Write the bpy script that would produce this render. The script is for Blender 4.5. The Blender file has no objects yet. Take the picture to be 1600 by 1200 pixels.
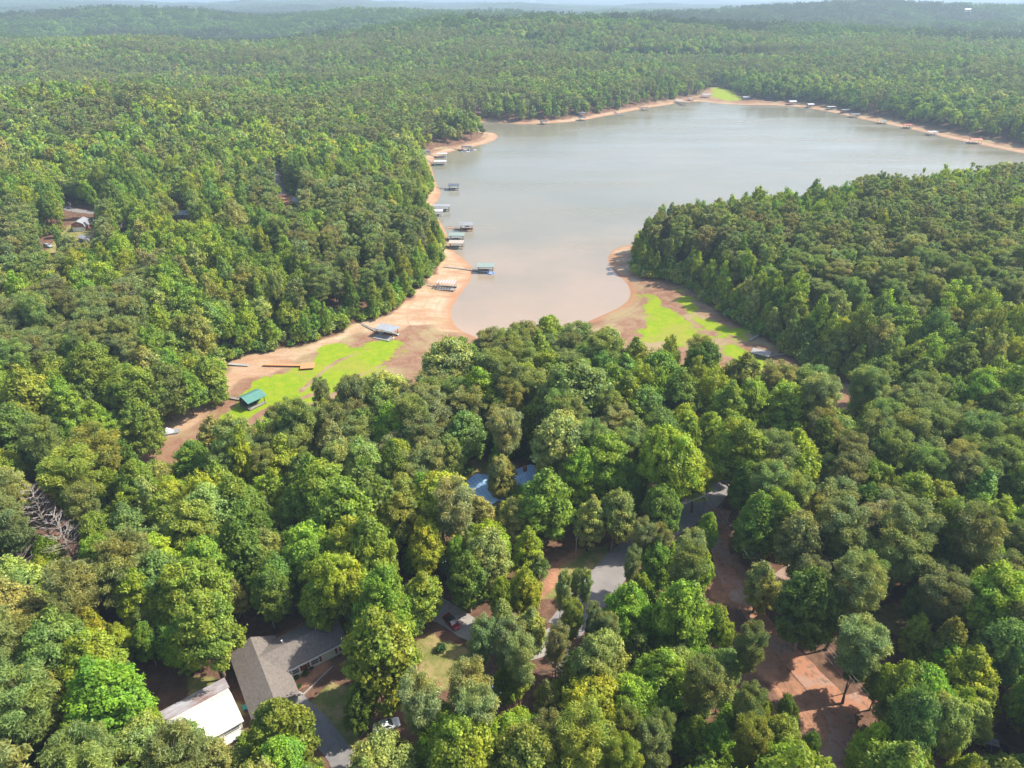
import bpy, math, random
import numpy as np
from mathutils import Vector, Matrix
R = math.radians
rng = np.random.default_rng(7)
random.seed(7)
scene = bpy.context.scene
COL = scene.collection

# ------------------------------------------------------------------ camera, sky, sun, exposure
CAM = np.array([0.0, 0.0, 125.0]); PITCH = R(29.75); FPX = 1067.0
cam = bpy.data.objects.new('camera', bpy.data.cameras.new('camera')); COL.objects.link(cam)
cam.data.sensor_width = 36; cam.data.lens = FPX/1600*36
cam.data.clip_start = 1; cam.data.clip_end = 90000
cam.location = CAM; cam.rotation_euler = (math.pi/2-PITCH, 0, 0)
scene.camera = cam
SUN_EL, SUN_AZ = R(48), R(78)          # azimuth clockwise from +Y
world = bpy.data.worlds.new('World'); scene.world = world; world.use_nodes = True
wn = world.node_tree.nodes; wl = world.node_tree.links
for n in list(wn): wn.remove(n)
sky = wn.new('ShaderNodeTexSky'); sky.sky_type = 'NISHITA'; sky.sun_disc = False
sky.sun_elevation = SUN_EL; sky.sun_rotation = SUN_AZ; sky.dust_density = 2.0; sky.air_density = 1.0
bg = wn.new('ShaderNodeBackground'); bg.inputs[1].default_value = 0.15
wo = wn.new('ShaderNodeOutputWorld'); wl.new(sky.outputs[0], bg.inputs[0]); wl.new(bg.outputs[0], wo.inputs[0])
sl = bpy.data.lights.new('sun', 'SUN'); sl.energy = 4.9; sl.angle = R(0.6); sl.color = (1.0, 0.93, 0.80)
so = bpy.data.objects.new('sun', sl); COL.objects.link(so)
sdir = Vector((math.sin(SUN_AZ)*math.cos(SUN_EL), math.cos(SUN_AZ)*math.cos(SUN_EL), math.sin(SUN_EL)))
so.rotation_euler = sdir.to_track_quat('Z', 'Y').to_euler(); so.location = (0, 0, 300)
vs = scene.view_settings; scene.display_settings.display_device = 'sRGB'
vs.view_transform = 'Standard'; vs.look = 'None'; vs.gamma = 1; vs.exposure = 0.80; vs.use_curve_mapping = False

# ------------------------------------------------------------------ picture <-> ground
sp_, cp_ = math.sin(PITCH), math.cos(PITCH)
def ray(px, py):
    a = (px-800)/FPX; b = (600-py)/FPX
    return np.array([a, cp_+b*sp_, -sp_+b*cp_])
def at(px, py, z=0.0):
    d = ray(px, py); t = (z-CAM[2])/d[2]
    return np.array([d[0]*t, d[1]*t, z])
def proj(x, y, z):
    dx, dy, dz = x-CAM[0], y-CAM[1], z-CAM[2]
    dep = dy*cp_-dz*sp_; up = dy*sp_+dz*cp_
    return 800+FPX*dx/dep, 600-FPX*up/dep, dep
def P(pts, z=0.0): return np.array([at(a, b, z)[:2] for a, b in pts])

# ------------------------------------------------------------------ noise and polygons (numpy)
def hash2(i, j, s):
    n = (i.astype(np.int64)*374761393 + j.astype(np.int64)*668265263 + s*982451653) & 0xffffffff
    n = ((n ^ (n >> 13))*1274126177) & 0xffffffff
    return ((n ^ (n >> 16)) & 0xffffff)/float(0xffffff)
def vnoise(x, y, s=0):
    i = np.floor(x); j = np.floor(y); u = x-i; v = y-j
    u = u*u*u*(u*(u*6-15)+10); v = v*v*v*(v*(v*6-15)+10)
    a = hash2(i, j, s); b = hash2(i+1, j, s); c = hash2(i, j+1, s); d = hash2(i+1, j+1, s)
    return (a*(1-u)+b*u)*(1-v)+(c*(1-u)+d*u)*v
def fbm(x, y, s=0, o=3):
    t = 0; a = 1.0; n = 0
    for k in range(o):
        t = t+a*vnoise(x*2**k+17.3*k, y*2**k-9.1*k, s+k); n += a; a *= .5
    return t/n
def inside(poly, x, y):
    c = np.zeros(np.shape(x), bool); n = len(poly)
    for k in range(n):
        x1, y1 = poly[k]; x2, y2 = poly[(k+1) % n]
        if y1 == y2: continue
        m = ((y1 > y) != (y2 > y)) & (x < (x2-x1)*(y-y1)/(y2-y1)+x1)
        c ^= m
    return c
def sdf(poly, x, y):
    d = np.full(np.shape(x), 1e18); n = len(poly)
    for k in range(n):
        x1, y1 = poly[k]; x2, y2 = poly[(k+1) % n]
        ex, ey = x2-x1, y2-y1; L = ex*ex+ey*ey+1e-9
        t = np.clip(((x-x1)*ex+(y-y1)*ey)/L, 0, 1)
        d = np.minimum(d, (x-x1-t*ex)**2+(y-y1-t*ey)**2)
    d = np.sqrt(d)
    return np.where(inside(poly, x, y), -d, d)
def linedist(pl, x, y):
    d = np.full(np.shape(x), 1e18)
    for (x1, y1), (x2, y2) in zip(pl[:-1], pl[1:]):
        ex, ey = x2-x1, y2-y1; L = ex*ex+ey*ey+1e-9
        t = np.clip(((x-x1)*ex+(y-y1)*ey)/L, 0, 1)
        d = np.minimum(d, (x-x1-t*ex)**2+(y-y1-t*ey)**2)
    return np.sqrt(d)
def sst(a, b, x):
    t = np.clip((x-a)/(b-a), 0, 1); return t*t*(3-2*t)
def smooth(poly, n=2):
    p = np.array(poly, float)
    for _ in range(n):
        q = np.roll(p, -1, 0); p = np.stack([p*.75+q*.25, p*.25+q*.75], 1).reshape(-1, 2)
    return p

WATER = smooth(P([(800,193),(850,193),(900,190),(957,179),(1009,169),(1062,161),(1097,158),(1119,162),(1162,164),(1206,164),(1250,167),(1294,174),(1337,184),
 (1381,193),(1425,202),(1469,213),(1512,222),(1556,231),(1600,240),(1680,252),(1780,262),(1790,275),(1700,286),(1600,289),(1450,302),(1340,315),(1200,338),
 (1100,350),(1040,366),(1000,378),(985,383),(963,387),(950,398),(951,414),(963,429),(978,440),(986,455),(982,470),(965,482),(940,493),(915,504),(890,518),
 (860,532),(820,540),(775,538),(742,526),(715,514),(706,500),(704,485),(712,470),(724,453),(734,440),(740,427),(735,414),(722,402),(708,393),(702,375),
 (693,352),(682,340),(672,330),(678,320),(687,310),(689,297),(682,289),(677,272),(674,257),(680,246),(700,238),(722,233),(745,228),(765,223),(779,215),
 (775,208),(755,206),(738,203),(733,196),(752,190),(775,191)]), 1)
LAKEBED = smooth(P([(760,185),(800,190),(850,188),(900,184),(950,174),(1005,163),(1055,155),(1085,151),(1098,147),(1105,138),(1135,137),(1152,148),(1165,155),(1206,157),(1250,160),(1294,165),(1337,175),
 (1381,183),(1425,191),(1469,201),(1512,209),(1556,218),(1600,227),(1680,240),(1800,250),(1820,275),(1720,292),(1600,296),(1450,309),(1340,322),(1200,345),
 (1100,358),(1040,375),(1002,386),(984,402),(992,430),(1045,436),(1080,452),(1105,475),(1150,505),(1200,535),(1240,563),(1300,592),(1345,612),(1400,640),(1380,665),(1300,668),
 (1200,648),(1080,614),(980,594),(880,586),(780,594),(700,630),(600,672),(500,702),(400,728),(280,752),(190,750),(150,722),(200,690),(240,676),(262,655),(300,626),(338,605),(352,578),
 (372,560),(425,548),(482,541),(530,521),(560,503),(600,497),(640,466),(668,438),(686,418),(696,396),(690,372),(680,352),(664,335),(660,318),(672,302),(678,292),
 (668,272),(662,255),(660,240),(680,231),(705,227),(735,221),(755,214),(757,207),(738,207),(722,200),(724,190)], 2.0), 1)
def hills(x, y):
    h = (fbm(x/640+3, y/560, 11, 3)-.42)*72
    far = sst(1500, 5000, np.hypot(x, y))
    h = h+far*(fbm(x/2600, y/1700, 31, 3)-.42)*80
    return np.maximum(h, -9)
GH = [(-330,640,180,70,26),(150,1150,260,120,30),(-480,1050,300,90,-22),(-260,1500,700,170,26),(620,1650,520,190,30),(-700,2300,900,200,36),(1500,2700,900,300,40),(180,2600,700,250,30),(430,330,160,90,6)]
def height(x, y):
    x = np.asarray(x, float); y = np.asarray(y, float)
    near = (y < 1300) & (np.abs(x) < 1300)
    dw = np.full(x.shape, 900.0); de = np.full(x.shape, 700.0)
    if near.any():
        dw[near] = sdf(WATER, x[near], y[near]); de[near] = sdf(LAKEBED, x[near], y[near])
    r = np.hypot(x, y)
    rel = sst(20, 420, de)*sst(140, 420, r)
    bed = np.where(dw < 0, np.maximum(-3.5, dw*.12), 2.0*(1-np.exp(-np.maximum(dw, 0)/22)))
    land = 2+9.5*(1-np.exp(-np.maximum(de, 0)/38))+(fbm(x/70, y/70, 5, 2)-.5)*2.2*sst(5, 60, de)
    g = 0
    for cx, cy, sx, sy, a in GH: g = g+a*np.exp(-((x-cx)/sx)**2-((y-cy)/sy)**2)
    land = land+rel*(hills(x, y)+g)
    w = sst(-3, 5, de)
    return bed*(1-w)+land*w
def gz(x, y): return float(height(np.array([x]), np.array([y]))[0])
def on(px, py, up=0.0):
    """point of the terrain (plus up metres) seen at a picture position"""
    z = 8.0
    for _ in range(14):
        p = at(px, py, z+up); z = .5*z+.5*gz(p[0], p[1])
    return np.array([p[0], p[1], gz(p[0], p[1])])
def GP(pts): return np.array([on(a, b)[:2] for a, b in pts])

# ------------------------------------------------------------------ mesh helper, tags
class MB:
    def __init__(s): s.v = []; s.f = []; s.m = []
    def add(s, vs_, fs, m=0):
        o = len(s.v); s.v += [tuple(map(float, v)) for v in vs_]; s.f += [tuple(i+o for i in f) for f in fs]; s.m += [m]*len(fs)
    def box(s, c, d, rz=0, m=0):
        x, y, z = c; a, b, e = d[0]/2, d[1]/2, d[2]/2; cs, sn = math.cos(rz), math.sin(rz)
        vs_ = [(x+i*a*cs-j*b*sn, y+i*a*sn+j*b*cs, z+k*e) for k in (-1, 1) for j in (-1, 1) for i in (-1, 1)]
        s.add(vs_, [(0,2,3,1),(4,5,7,6),(0,1,5,4),(2,6,7,3),(0,4,6,2),(1,3,7,5)], m)
    def tube(s, p, q, r0, r1=None, n=6, m=0):
        p = Vector(p); q = Vector(q); r1 = r0 if r1 is None else r1
        d = (q-p).normalized(); a = d.orthogonal().normalized(); b = d.cross(a)
        vs_ = [p+(a*math.cos(t)+b*math.sin(t))*r0 for t in [2*math.pi*k/n for k in range(n)]]
        vs_ += [q+(a*math.cos(t)+b*math.sin(t))*r1 for t in [2*math.pi*k/n for k in range(n)]]
        s.add(vs_, [(k, (k+1) % n, n+(k+1) % n, n+k) for k in range(n)]+[tuple(range(n))[::-1], tuple(range(n, 2*n))], m)
    def path(s, pts, rs, n=6, m=0):
        for k in range(len(pts)-1): s.tube(pts[k], pts[k+1], rs[k], rs[k+1], n, m)
    def prism(s, poly, y0, y1, m=0):
        """profile in x-z pushed along y"""
        n = len(poly); vs_ = [(a, y0, b) for a, b in poly]+[(a, y1, b) for a, b in poly]
        s.add(vs_, [(k, (k+1) % n, n+(k+1) % n, n+k) for k in range(n)]+[tuple(range(n))[::-1], tuple(range(n, 2*n))], m)
    def mesh(s, name, mats, smooth=False):
        me = bpy.data.meshes.new(name); me.from_pydata(s.v, [], s.f)
        for mm in (mats if isinstance(mats, (list, tuple)) else [mats]): me.materials.append(mm)
        me.polygons.foreach_set('material_index', s.m)
        if smooth: me.polygons.foreach_set('use_smooth', [True]*len(s.f))
        me.update(); return me
    def build(s, name, mats, parent=None, smooth=False):
        o = bpy.data.objects.new(name, s.mesh(name, mats, smooth)); COL.objects.link(o)
        if parent: o.parent = parent
        return o
def npmesh(name, V, F, mats, smooth=False):
    """F (n,k) array of equal-sided faces"""
    me = bpy.data.meshes.new(name); n, k = F.shape
    me.vertices.add(len(V)); me.vertices.foreach_set('co', np.ascontiguousarray(V, np.float32).ravel())
    me.loops.add(n*k); me.loops.foreach_set('vertex_index', np.ascontiguousarray(F, np.int32).ravel())
    me.polygons.add(n); me.polygons.foreach_set('loop_start', np.arange(0, n*k, k, dtype=np.int32))
    if smooth: me.polygons.foreach_set('use_smooth', np.ones(n, bool))
    for mm in mats: me.materials.append(mm)
    me.update(calc_edges=True); me.validate(); return me
def tag(o, label=None, cat=None, group=None, kind=None):
    if label: o['label'] = label
    if cat: o['category'] = cat
    if group: o['group'] = group
    if kind: o['kind'] = kind
    return o
def thing(name, label, cat, loc, rz=0, group=None):
    o = bpy.data.objects.new(name, None); COL.objects.link(o); o.location = tuple(map(float, loc)); o.rotation_euler = (0, 0, rz)
    o.empty_display_size = .5
    return tag(o, label, cat, group)

# ------------------------------------------------------------------ materials
def newmat(name):
    m = bpy.data.materials.new(name); m.use_nodes = True; nt = m.node_tree
    b = nt.nodes['Principled BSDF']; return m, nt, b
def math_(nt, op, a, b=None, c=None, clamp=False):
    n = nt.nodes.new('ShaderNodeMath'); n.operation = op; n.use_clamp = clamp
    for i, v in enumerate((a, b, c)):
        if v is None: continue
        if isinstance(v, (int, float)): n.inputs[i].default_value = v
        else: nt.links.new(v, n.inputs[i])
    return n.outputs[0]
def mix_(nt, f, a, b, mode='MIX'):
    n = nt.nodes.new('ShaderNodeMix'); n.data_type = 'RGBA'; n.blend_type = mode
    for sock, v in ((n.inputs[0], f), (n.inputs[6], a), (n.inputs[7], b)):
        if isinstance(v, (int, float)): sock.default_value = v
        elif isinstance(v, tuple): sock.default_value = (*v, 1) if len(v) == 3 else v
        else: nt.links.new(v, sock)
    return n.outputs[2]
def noise_(nt, scale, vec=None, detail=3, rough=.55):
    n = nt.nodes.new('ShaderNodeTexNoise'); n.inputs['Scale'].default_value = scale; n.inputs['Detail'].default_value = detail
    n.inputs['Roughness'].default_value = rough
    if vec is not None: nt.links.new(vec, n.inputs['Vector'])
    return n.outputs[0]
def rng_(nt, v, a, b, c=0.0, d=1.0):
    n = nt.nodes.new('ShaderNodeMapRange'); n.inputs[1].default_value = a; n.inputs[2].default_value = b
    n.inputs[3].default_value = c; n.inputs[4].default_value = d; nt.links.new(v, n.inputs[0]); return n.outputs[0]
def surf(name, c1, c2=None, scale=.8, rough=.7, metal=0.0, stretch=None, spec=.4, seam=None):
    m, nt, b = newmat(name); c2 = c2 or tuple(x*.75 for x in c1)
    tc = nt.nodes.new('ShaderNodeTexCoord'); v = tc.outputs['Object']
    if stretch:
        mp = nt.nodes.new('ShaderNodeMapping'); mp.inputs['Scale'].default_value = stretch; nt.links.new(v, mp.inputs[0]); v = mp.outputs[0]
    nz = noise_(nt, scale, v, 4, .65)
    nt.links.new(mix_(nt, rng_(nt, nz, .35, .68), c1, c2), b.inputs['Base Color'])
    if 'metal_roof' in name or 'roof_metal' in name:
        w = nt.nodes.new('ShaderNodeTexWave'); w.bands_direction = 'Y'; w.inputs['Scale'].default_value = .36; w.inputs['Distortion'].default_value = .1; nt.links.new(tc.outputs['Object'], w.inputs[0])
        base = mix_(nt, rng_(nt, nz, .35, .68), c1, c2); streak = noise_(nt, 1.4, tc.outputs['Object'], 5, .75)
        base = mix_(nt, rng_(nt, w.outputs[1], .82, .97, 0, .35), base, tuple(x*.35 for x in c1)); nt.links.new(mix_(nt, rng_(nt, streak, .52, .7, 0, .45), base, tuple(x*.55+.03 for x in c2)), b.inputs['Base Color'])
    b.inputs['Roughness'].default_value = rough; b.inputs['Metallic'].default_value = metal
    b.inputs['Specular IOR Level'].default_value = spec
    return m
M = dict(
 shingle=surf('grey_shingle', (.20,.172,.152), (.125,.108,.098), 2.2, .9), shingle_dark=surf('dark_shingle', (.10,.10,.12), (.05,.05,.06), 2, .9),
 white_metal=surf('white_roof_metal', (.86,.85,.82), (.68,.66,.62), .7, .45), rust=surf('rusty_tin', (.19,.10,.07), (.42,.44,.50), .42, .6, 0, (1, .35, 1)),
 blue_metal=surf('blue_metal_roof', (.40,.60,.84), (.30,.50,.76), .6, .35), green_metal=surf('green_metal_roof', (.075,.20,.17), (.09,.24,.20), .5, .6),
 green_pale=surf('pale_green_roof', (.24,.30,.27), (.19,.25,.22), .6, .5), grey_roof=surf('grey_metal_roof', (.33,.34,.36), (.24,.25,.27), .6, .45),
 silver=surf('silver_metal_roof', (.42,.44,.48), (.32,.34,.37), .5, .35, .2), slate=surf('dark_metal_roof', (.11,.13,.17), (.07,.08,.1), .6, .5),
 beige_roof=surf('beige_roof', (.42,.37,.32), (.33,.29,.25), .6, .6), pink_roof=surf('faded_pinkish_roof', (.62,.47,.46), (.40,.29,.3), 1.3, .6, 0, (3, .3, 1)),
 red_roof=surf('red_orange_roof', (.56,.17,.10), (.45,.13,.09), .6, .6), white_roof=surf('white_dock_roof', (.52,.52,.53), (.40,.40,.41), .6, .5),
 wall=surf('pale_green_siding', (.62,.62,.50), (.55,.55,.44), .5, .7), wall_white=surf('white_siding', (.78,.76,.70), (.66,.62,.55), .6, .7),
 wall_grey=surf('grey_siding', (.30,.30,.30), (.24,.23,.22), .6, .8), brick=surf('red_brick', (.34,.12,.07), (.26,.09,.05), 3, .85),
 trim=surf('white_trim', (.82,.82,.80), (.74,.74,.72), 2, .5), glass=surf('window_glass', (.03,.04,.06), (.05,.06,.08), 1, .08, 0, None, .8),
 shutter=surf('dark_red_shutter', (.20,.02,.02), (.16,.015,.015), 3, .6), door=surf('dark_door', (.10,.05,.03), (.08,.04,.03), 3, .6),
 wood=surf('weathered_wood', (.30,.26,.22), (.20,.17,.14), 1.5, .85, 0, (4, .4, 1)), orange_wood=surf('orange_stained_wood', (.58,.27,.12), (.46,.20,.09), 1.5, .75, 0, (4, .4, 1)),
 deck=surf('grey_dock_deck', (.30,.29,.275), (.20,.19,.18), 1.5, .8, 0, (.4, 4, 1)), dark_metal=surf('dark_frame_metal', (.05,.05,.06), (.03,.03,.035), 1, .5),
 float_=surf('black_dock_float', (.035,.035,.04), (.02,.02,.022), 1, .6), bark=surf('brown_bark', (.17,.125,.09), (.09,.065,.05), 1.2, .95, 0, (1, 1, .25)),
 bark_pale=surf('pale_bark', (.34,.30,.26), (.22,.19,.16), 1.2, .95, 0, (1, 1, .25)), dead=surf('dead_grey_wood', (.36,.32,.29), (.25,.21,.19), 1, .9),
 log=surf('fresh_cut_wood', (.5,.27,.12), (.36,.2,.1), 2, .85), pole=surf('creosote_pole', (.30,.26,.22), (.2,.17,.14), 1, .9), wire=surf('bare_wire', (.45,.45,.45), (.4,.4,.4), 1, .5),
 red_paint=surf('red_car_paint', (.30,.01,.02), (.26,.01,.02), .4, .2, .1, None, .7), white_paint=surf('white_car_paint', (.80,.81,.82), (.77,.78,.8), .4, .22, 0, None, .7),
 black_paint=surf('black_car_paint', (.012,.012,.015), (.02,.02,.022), .4, .25, 0, None, .6), silver_paint=surf('silver_car_paint', (.52,.58,.62), (.48,.54,.58), .4, .25, .4, None, .6),
 dusty=surf('dusty_grey_top', (.36,.34,.32), (.16,.15,.15), 1.2, .7), tyre=surf('black_rubber', (.02,.02,.02), (.03,.03,.03), 2, .85), rim=surf('wheel_rim', (.5,.5,.5), (.4,.4,.4), 2, .3, .7),
 lamp=surf('clear_lamp', (.8,.8,.78), (.7,.7,.68), 3, .15), lamp_red=surf('red_lamp', (.4,.01,.01), (.35,.01,.01), 3, .2),
 blue_plastic=surf('blue_plastic', (.05,.22,.70), (.10,.35,.80), 2, .4), teal_plastic=surf('teal_plastic', (.10,.48,.46), (.08,.38,.37), 3, .4), yellow=surf('yellow_plastic', (.75,.6,.04), (.65,.5,.03), 2, .5),
 canvas=surf('dark_blue_canvas', (.04,.06,.13), (.03,.045,.1), 1, .8), hull=surf('white_boat_hull', (.75,.76,.78), (.66,.67,.7), .8, .3), concrete=surf('pale_concrete', (.36,.345,.32), (.26,.25,.235), 1, .85),
)
def leafmat(name, inst):
    m, nt, b = newmat(name); nt.nodes.remove(b); out = nt.nodes['Material Output']
    if inst:
        a = nt.nodes.new('ShaderNodeAttribute'); a.attribute_type = 'INSTANCER'; a.attribute_name = 'tcol'; col = a.outputs['Color']
    else:
        a = nt.nodes.new('ShaderNodeObjectInfo'); col = a.outputs['Color']
    lv = nt.nodes.new('ShaderNodeAttribute'); lv.attribute_name = 'lv'
    geo = nt.nodes.new('ShaderNodeNewGeometry')
    nz = noise_(nt, .45, geo.outputs['Position'], 2)
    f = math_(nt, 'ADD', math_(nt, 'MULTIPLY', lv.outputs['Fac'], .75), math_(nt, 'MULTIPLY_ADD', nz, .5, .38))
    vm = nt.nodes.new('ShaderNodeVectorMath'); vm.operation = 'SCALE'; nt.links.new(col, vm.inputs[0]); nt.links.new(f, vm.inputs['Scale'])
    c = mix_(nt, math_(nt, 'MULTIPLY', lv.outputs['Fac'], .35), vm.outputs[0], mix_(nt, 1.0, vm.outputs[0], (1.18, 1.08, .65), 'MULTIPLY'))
    c = mix_(nt, rng_(nt, noise_(nt, .16, geo.outputs['Position'], 3, .6), .38, .62), mix_(nt, 1.0, c, (1.16, 1.02, .8), 'MULTIPLY'), mix_(nt, 1.0, c, (.86, .97, 1.1), 'MULTIPLY'))
    d = nt.nodes.new('ShaderNodeBsdfDiffuse'); nt.links.new(c, d.inputs[0])
    t = nt.nodes.new('ShaderNodeBsdfTranslucent'); nt.links.new(mix_(nt, 1.0, c, (1.12, 1.22, .6), 'MULTIPLY'), t.inputs[0])
    g = nt.nodes.new('ShaderNodeBsdfGlossy'); g.inputs['Roughness'].default_value = .5; g.inputs[0].default_value = (1, 1, .85, 1)
    s1 = nt.nodes.new('ShaderNodeMixShader'); s1.inputs[0].default_value = .40; nt.links.new(d.outputs[0], s1.inputs[1]); nt.links.new(t.outputs[0], s1.inputs[2])
    s2 = nt.nodes.new('ShaderNodeMixShader'); s2.inputs[0].default_value = .018; nt.links.new(s1.outputs[0], s2.inputs[1]); nt.links.new(g.outputs[0], s2.inputs[2])
    nt.links.new(s2.outputs[0], out.inputs[0]); return m
LEAF = leafmat('foliage', False); LEAFI = leafmat('woodland_foliage', True)

# ------------------------------------------------------------------ roads and clearings (as ground lines)
def rd(pts): 
    p = GP(pts); 
    for _ in range(2):
        q = [p[0]]
        for a, b in zip(p[:-1], p[1:]): q += [a*.75+b*.25, a*.25+b*.75]
        q.append(p[-1]); p = np.array(q)
    return p
ROAD = rd([(880,985),(925,930),(955,893),(985,862),(1030,832),(1075,805),(1112,770),(1128,745),(1150,715),(1220,680)])
ROADS = [('asphalt_road', ROAD, 7.4), ('dirt_road', rd([(1125,795),(1122,850),(1138,912),(1170,952),(1215,1003),(1262,1052),(1308,1100),(1322,1150),(1278,1225)]), 4.9),
 ('driveway', rd([(455,1092),(490,1128),(525,1172),(560,1222)]), 4.2), ('driveway', rd([(672,946),(715,968),(760,998),(815,1022),(872,1000)]), 5.8),
 ('gravel_drive', rd([(1140,935),(1180,930),(1220,908),(1252,888),(1290,868)]), 4.6), ('gravel_drive', rd([(1305,1108),(1355,1094),(1400,1078)]), 3.6),
 ('asphalt_road', rd([(90,322),(120,330),(160,334),(185,335)]), 5.0), ('driveway', rd([(428,268),(434,290),(441,304)]), 5.0)]
LAWN = [GP(p) for p in [[(300,1062),(345,1060),(398,1095),(372,1150),(350,1165),(300,1100)], [(455,1105),(520,1050),(560,1080),(560,1190),(510,1150)],
  [(655,1075),(645,1005),(680,985),(715,1000),(745,1022),(725,1070),(700,1090)], [(700,760),(712,728),(745,712),(770,720),(740,765),(715,790)],
  [(835,935),(850,890),(885,872),(940,850),(960,838),(940,880),(890,935)], [(1290,965),(1330,948),(1410,945),(1410,985),(1330,1000)], [(108,352),(150,356),(140,392),(70,396)]]]
CLAY = [GP(p) for p in [[(660,1065),(690,1055),(700,1080),(665,1090)], [(430,1062),(510,1020),(520,1045),(470,1088),(445,1085)], [(1120,865),(1150,865),(1180,930),(1150,960),(1120,930)],
  [(1150,985),(1175,965),(1230,1040),(1300,1120),(1290,1165),(1230,1100),(1180,1050)], [(825,905),(850,880),(900,860),(850,935)], [(440,310),(458,306),(464,320),(446,322)], [(700,790),(690,770),(705,752),(715,780)]]]
GRASS = [P(p, 1.0) for p in [[(505,546),(545,541),(616,539),(622,552),(617,566),(603,586),(575,600),(540,612),(520,622),(470,640),(400,662),(345,672),(330,655),(350,642),(368,632),(380,612),(400,600),(430,592),(470,570)],
  [(1002,456),(1020,458),(1040,478),(1062,488),(1066,498),(1086,510),(1098,530),(1075,545),(1040,540),(985,520),(1018,508),(1012,490)],
  [(1060,455),(1078,470),(1090,492),(1120,508),(1160,520),(1175,535),(1160,540),(1120,528),(1090,518),(1072,490)], [(1110,540),(1150,545),(1200,575),(1180,580),(1130,560)],
  [(1110,139),(1135,138),(1152,150),(1162,157),(1135,158),(1112,152)]]]
CHAN = [P(p, 1.0) for p in [[(735,535),(690,540),(640,556),(600,572),(560,590),(520,606),(470,628),(420,645),(370,670),(290,700),(230,712)], [(640,556),(628,570),(604,590),(590,610)],
  [(575,548),(530,566),(500,588),(470,615)], [(985,440),(1020,452),(1040,470),(1075,500),(1110,520),(1150,530),(1200,562),(1260,590),(1330,630)]]]
TANK = P([(150,720),(262,655),(300,626),(350,585),(372,562),(425,550),(482,543),(530,523),(560,505),(600,499),(640,468),(668,440),(690,412),(712,398),(745,425),(730,455),(712,485),(690,507),(640,512),(590,522),(540,530),(500,550),(430,590),(380,600),(330,655),(260,695),(190,730)], 1.0)
SPIT = P([(945,385),(1002,375),(1000,400),(985,425),(960,430),(945,410)], 1.0)

# ------------------------------------------------------------------ terrain
ys = np.concatenate([np.arange(25, 620, 1.5), 620+np.cumsum(1.5*1.032**np.arange(260))]); ys = ys[ys < 34000]; ys = np.append(ys, 36000)
us = np.linspace(-1.18, 1.18, 760)
UU, YY = np.meshgrid(us, ys); XX = UU*(YY+130); X = XX.ravel(); Y = YY.ravel()
Z = height(X, Y)
ny, nx = UU.shape
idx = np.arange(ny*nx).reshape(ny, nx)
F = np.stack([idx[:-1, :-1], idx[:-1, 1:], idx[1:, 1:], idx[1:, :-1]], -1).reshape(-1, 4)
# field colours measured on the ground: masks of what the ground is made of
sel = (Y < 1400) & (np.abs(X) < 1300); xs, yn = X[sel], Y[sel]
dw = np.full(len(X), 500.); de = np.full(len(X), 500.)
dw[sel] = sdf(WATER, xs, yn); de[sel] = sdf(LAKEBED, xs, yn)
wob = (fbm(X/9, Y/9, 77, 3)-.5)
def pm(polys, soft, amp):
    d = np.full(len(X), 500.)
    for p in polys: d[sel] = np.minimum(d[sel], sdf(p, xs, yn))
    return 1-sst(-soft, soft, d+wob*amp)
m_bed = 1-sst(-1.5, 2.5, de+wob*4)
TK = pm([TANK], 3, 9)*np.where(X < at(575, 520)[0], .80, 1.0)
m_sand = np.maximum.reduce([(1-sst(2, 16, dw))*((Y > 262) & ~((X > 8) & (Y < at(970, 440)[1]))), TK, pm([SPIT], 2, 4)])*m_bed
m_grass = pm(GRASS, 5.5, 14)*m_bed
for c in CHAN:
    d = np.full(len(X), 500.); d[sel] = linedist(c, xs, yn); m_grass *= sst(.2, 1.5, d+wob*4)
m_lawn = pm(LAWN, 1.5, 6); m_clay = pm(CLAY, 1.5, 6)
m_wet = (1-sst(0, 5.5, dw+wob*5))*m_bed
me = npmesh('ground', np.stack([X, Y, Z], 1), F, [], True)
for nm, a in (('m_bed', m_bed), ('m_sand', m_sand), ('m_grass', m_grass), ('m_lawn', m_lawn), ('m_clay', m_clay), ('m_wet', m_wet)):
    at_ = me.attributes.new(nm, 'FLOAT', 'POINT'); at_.data.foreach_set('value', a.astype(np.float32))
gm, nt, b = newmat('ground_cover')
geo = nt.nodes.new('ShaderNodeNewGeometry'); pos = geo.outputs['Position']
def A(n):
    a = nt.nodes.new('ShaderNodeAttribute'); a.attribute_name = n; return a.outputs['Fac']
n1 = noise_(nt, .35, pos, 6, .7); n2 = noise_(nt, .05, pos, 4, .6); n3 = noise_(nt, 1.6, pos, 4, .7); n4 = noise_(nt, .011, pos, 6, .65); n6 = noise_(nt, .17, pos, 8, .78)
def th(mask, nz, w=.5, s=.12):
    v = math_(nt, 'ADD', mask, math_(nt, 'MULTIPLY_ADD', nz, w, -w/2)); return rng_(nt, v, .5-s, .5+s)
litter = mix_(nt, rng_(nt, n1, .4, .62), (.115, .062, .043), (.19, .105, .07))
litter = mix_(nt, rng_(nt, n3, .55, .7), litter, (.07, .075, .03))
forest_far = mix_(nt, rng_(nt, n4, .42, .6), (.045, .075, .025), (.035, .05, .025))
dist = nt.nodes.new('ShaderNodeSeparateXYZ'); nt.links.new(pos, dist.inputs[0])
litter = mix_(nt, rng_(nt, dist.outputs[1], 900, 1500), litter, forest_far)
lawn = mix_(nt, rng_(nt, n1, .42, .6), (.15, .165, .045), (.30, .235, .105))
clay = mix_(nt, rng_(nt, n6, .42, .58), (.39, .20, .12), (.23, .12, .075))
mud = mix_(nt, rng_(nt, n1, .4, .62), (.27, .17, .11), (.20, .10, .06)); mud = mix_(nt, rng_(nt, n2, .45, .6), mud, (.30, .24, .13))
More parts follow.
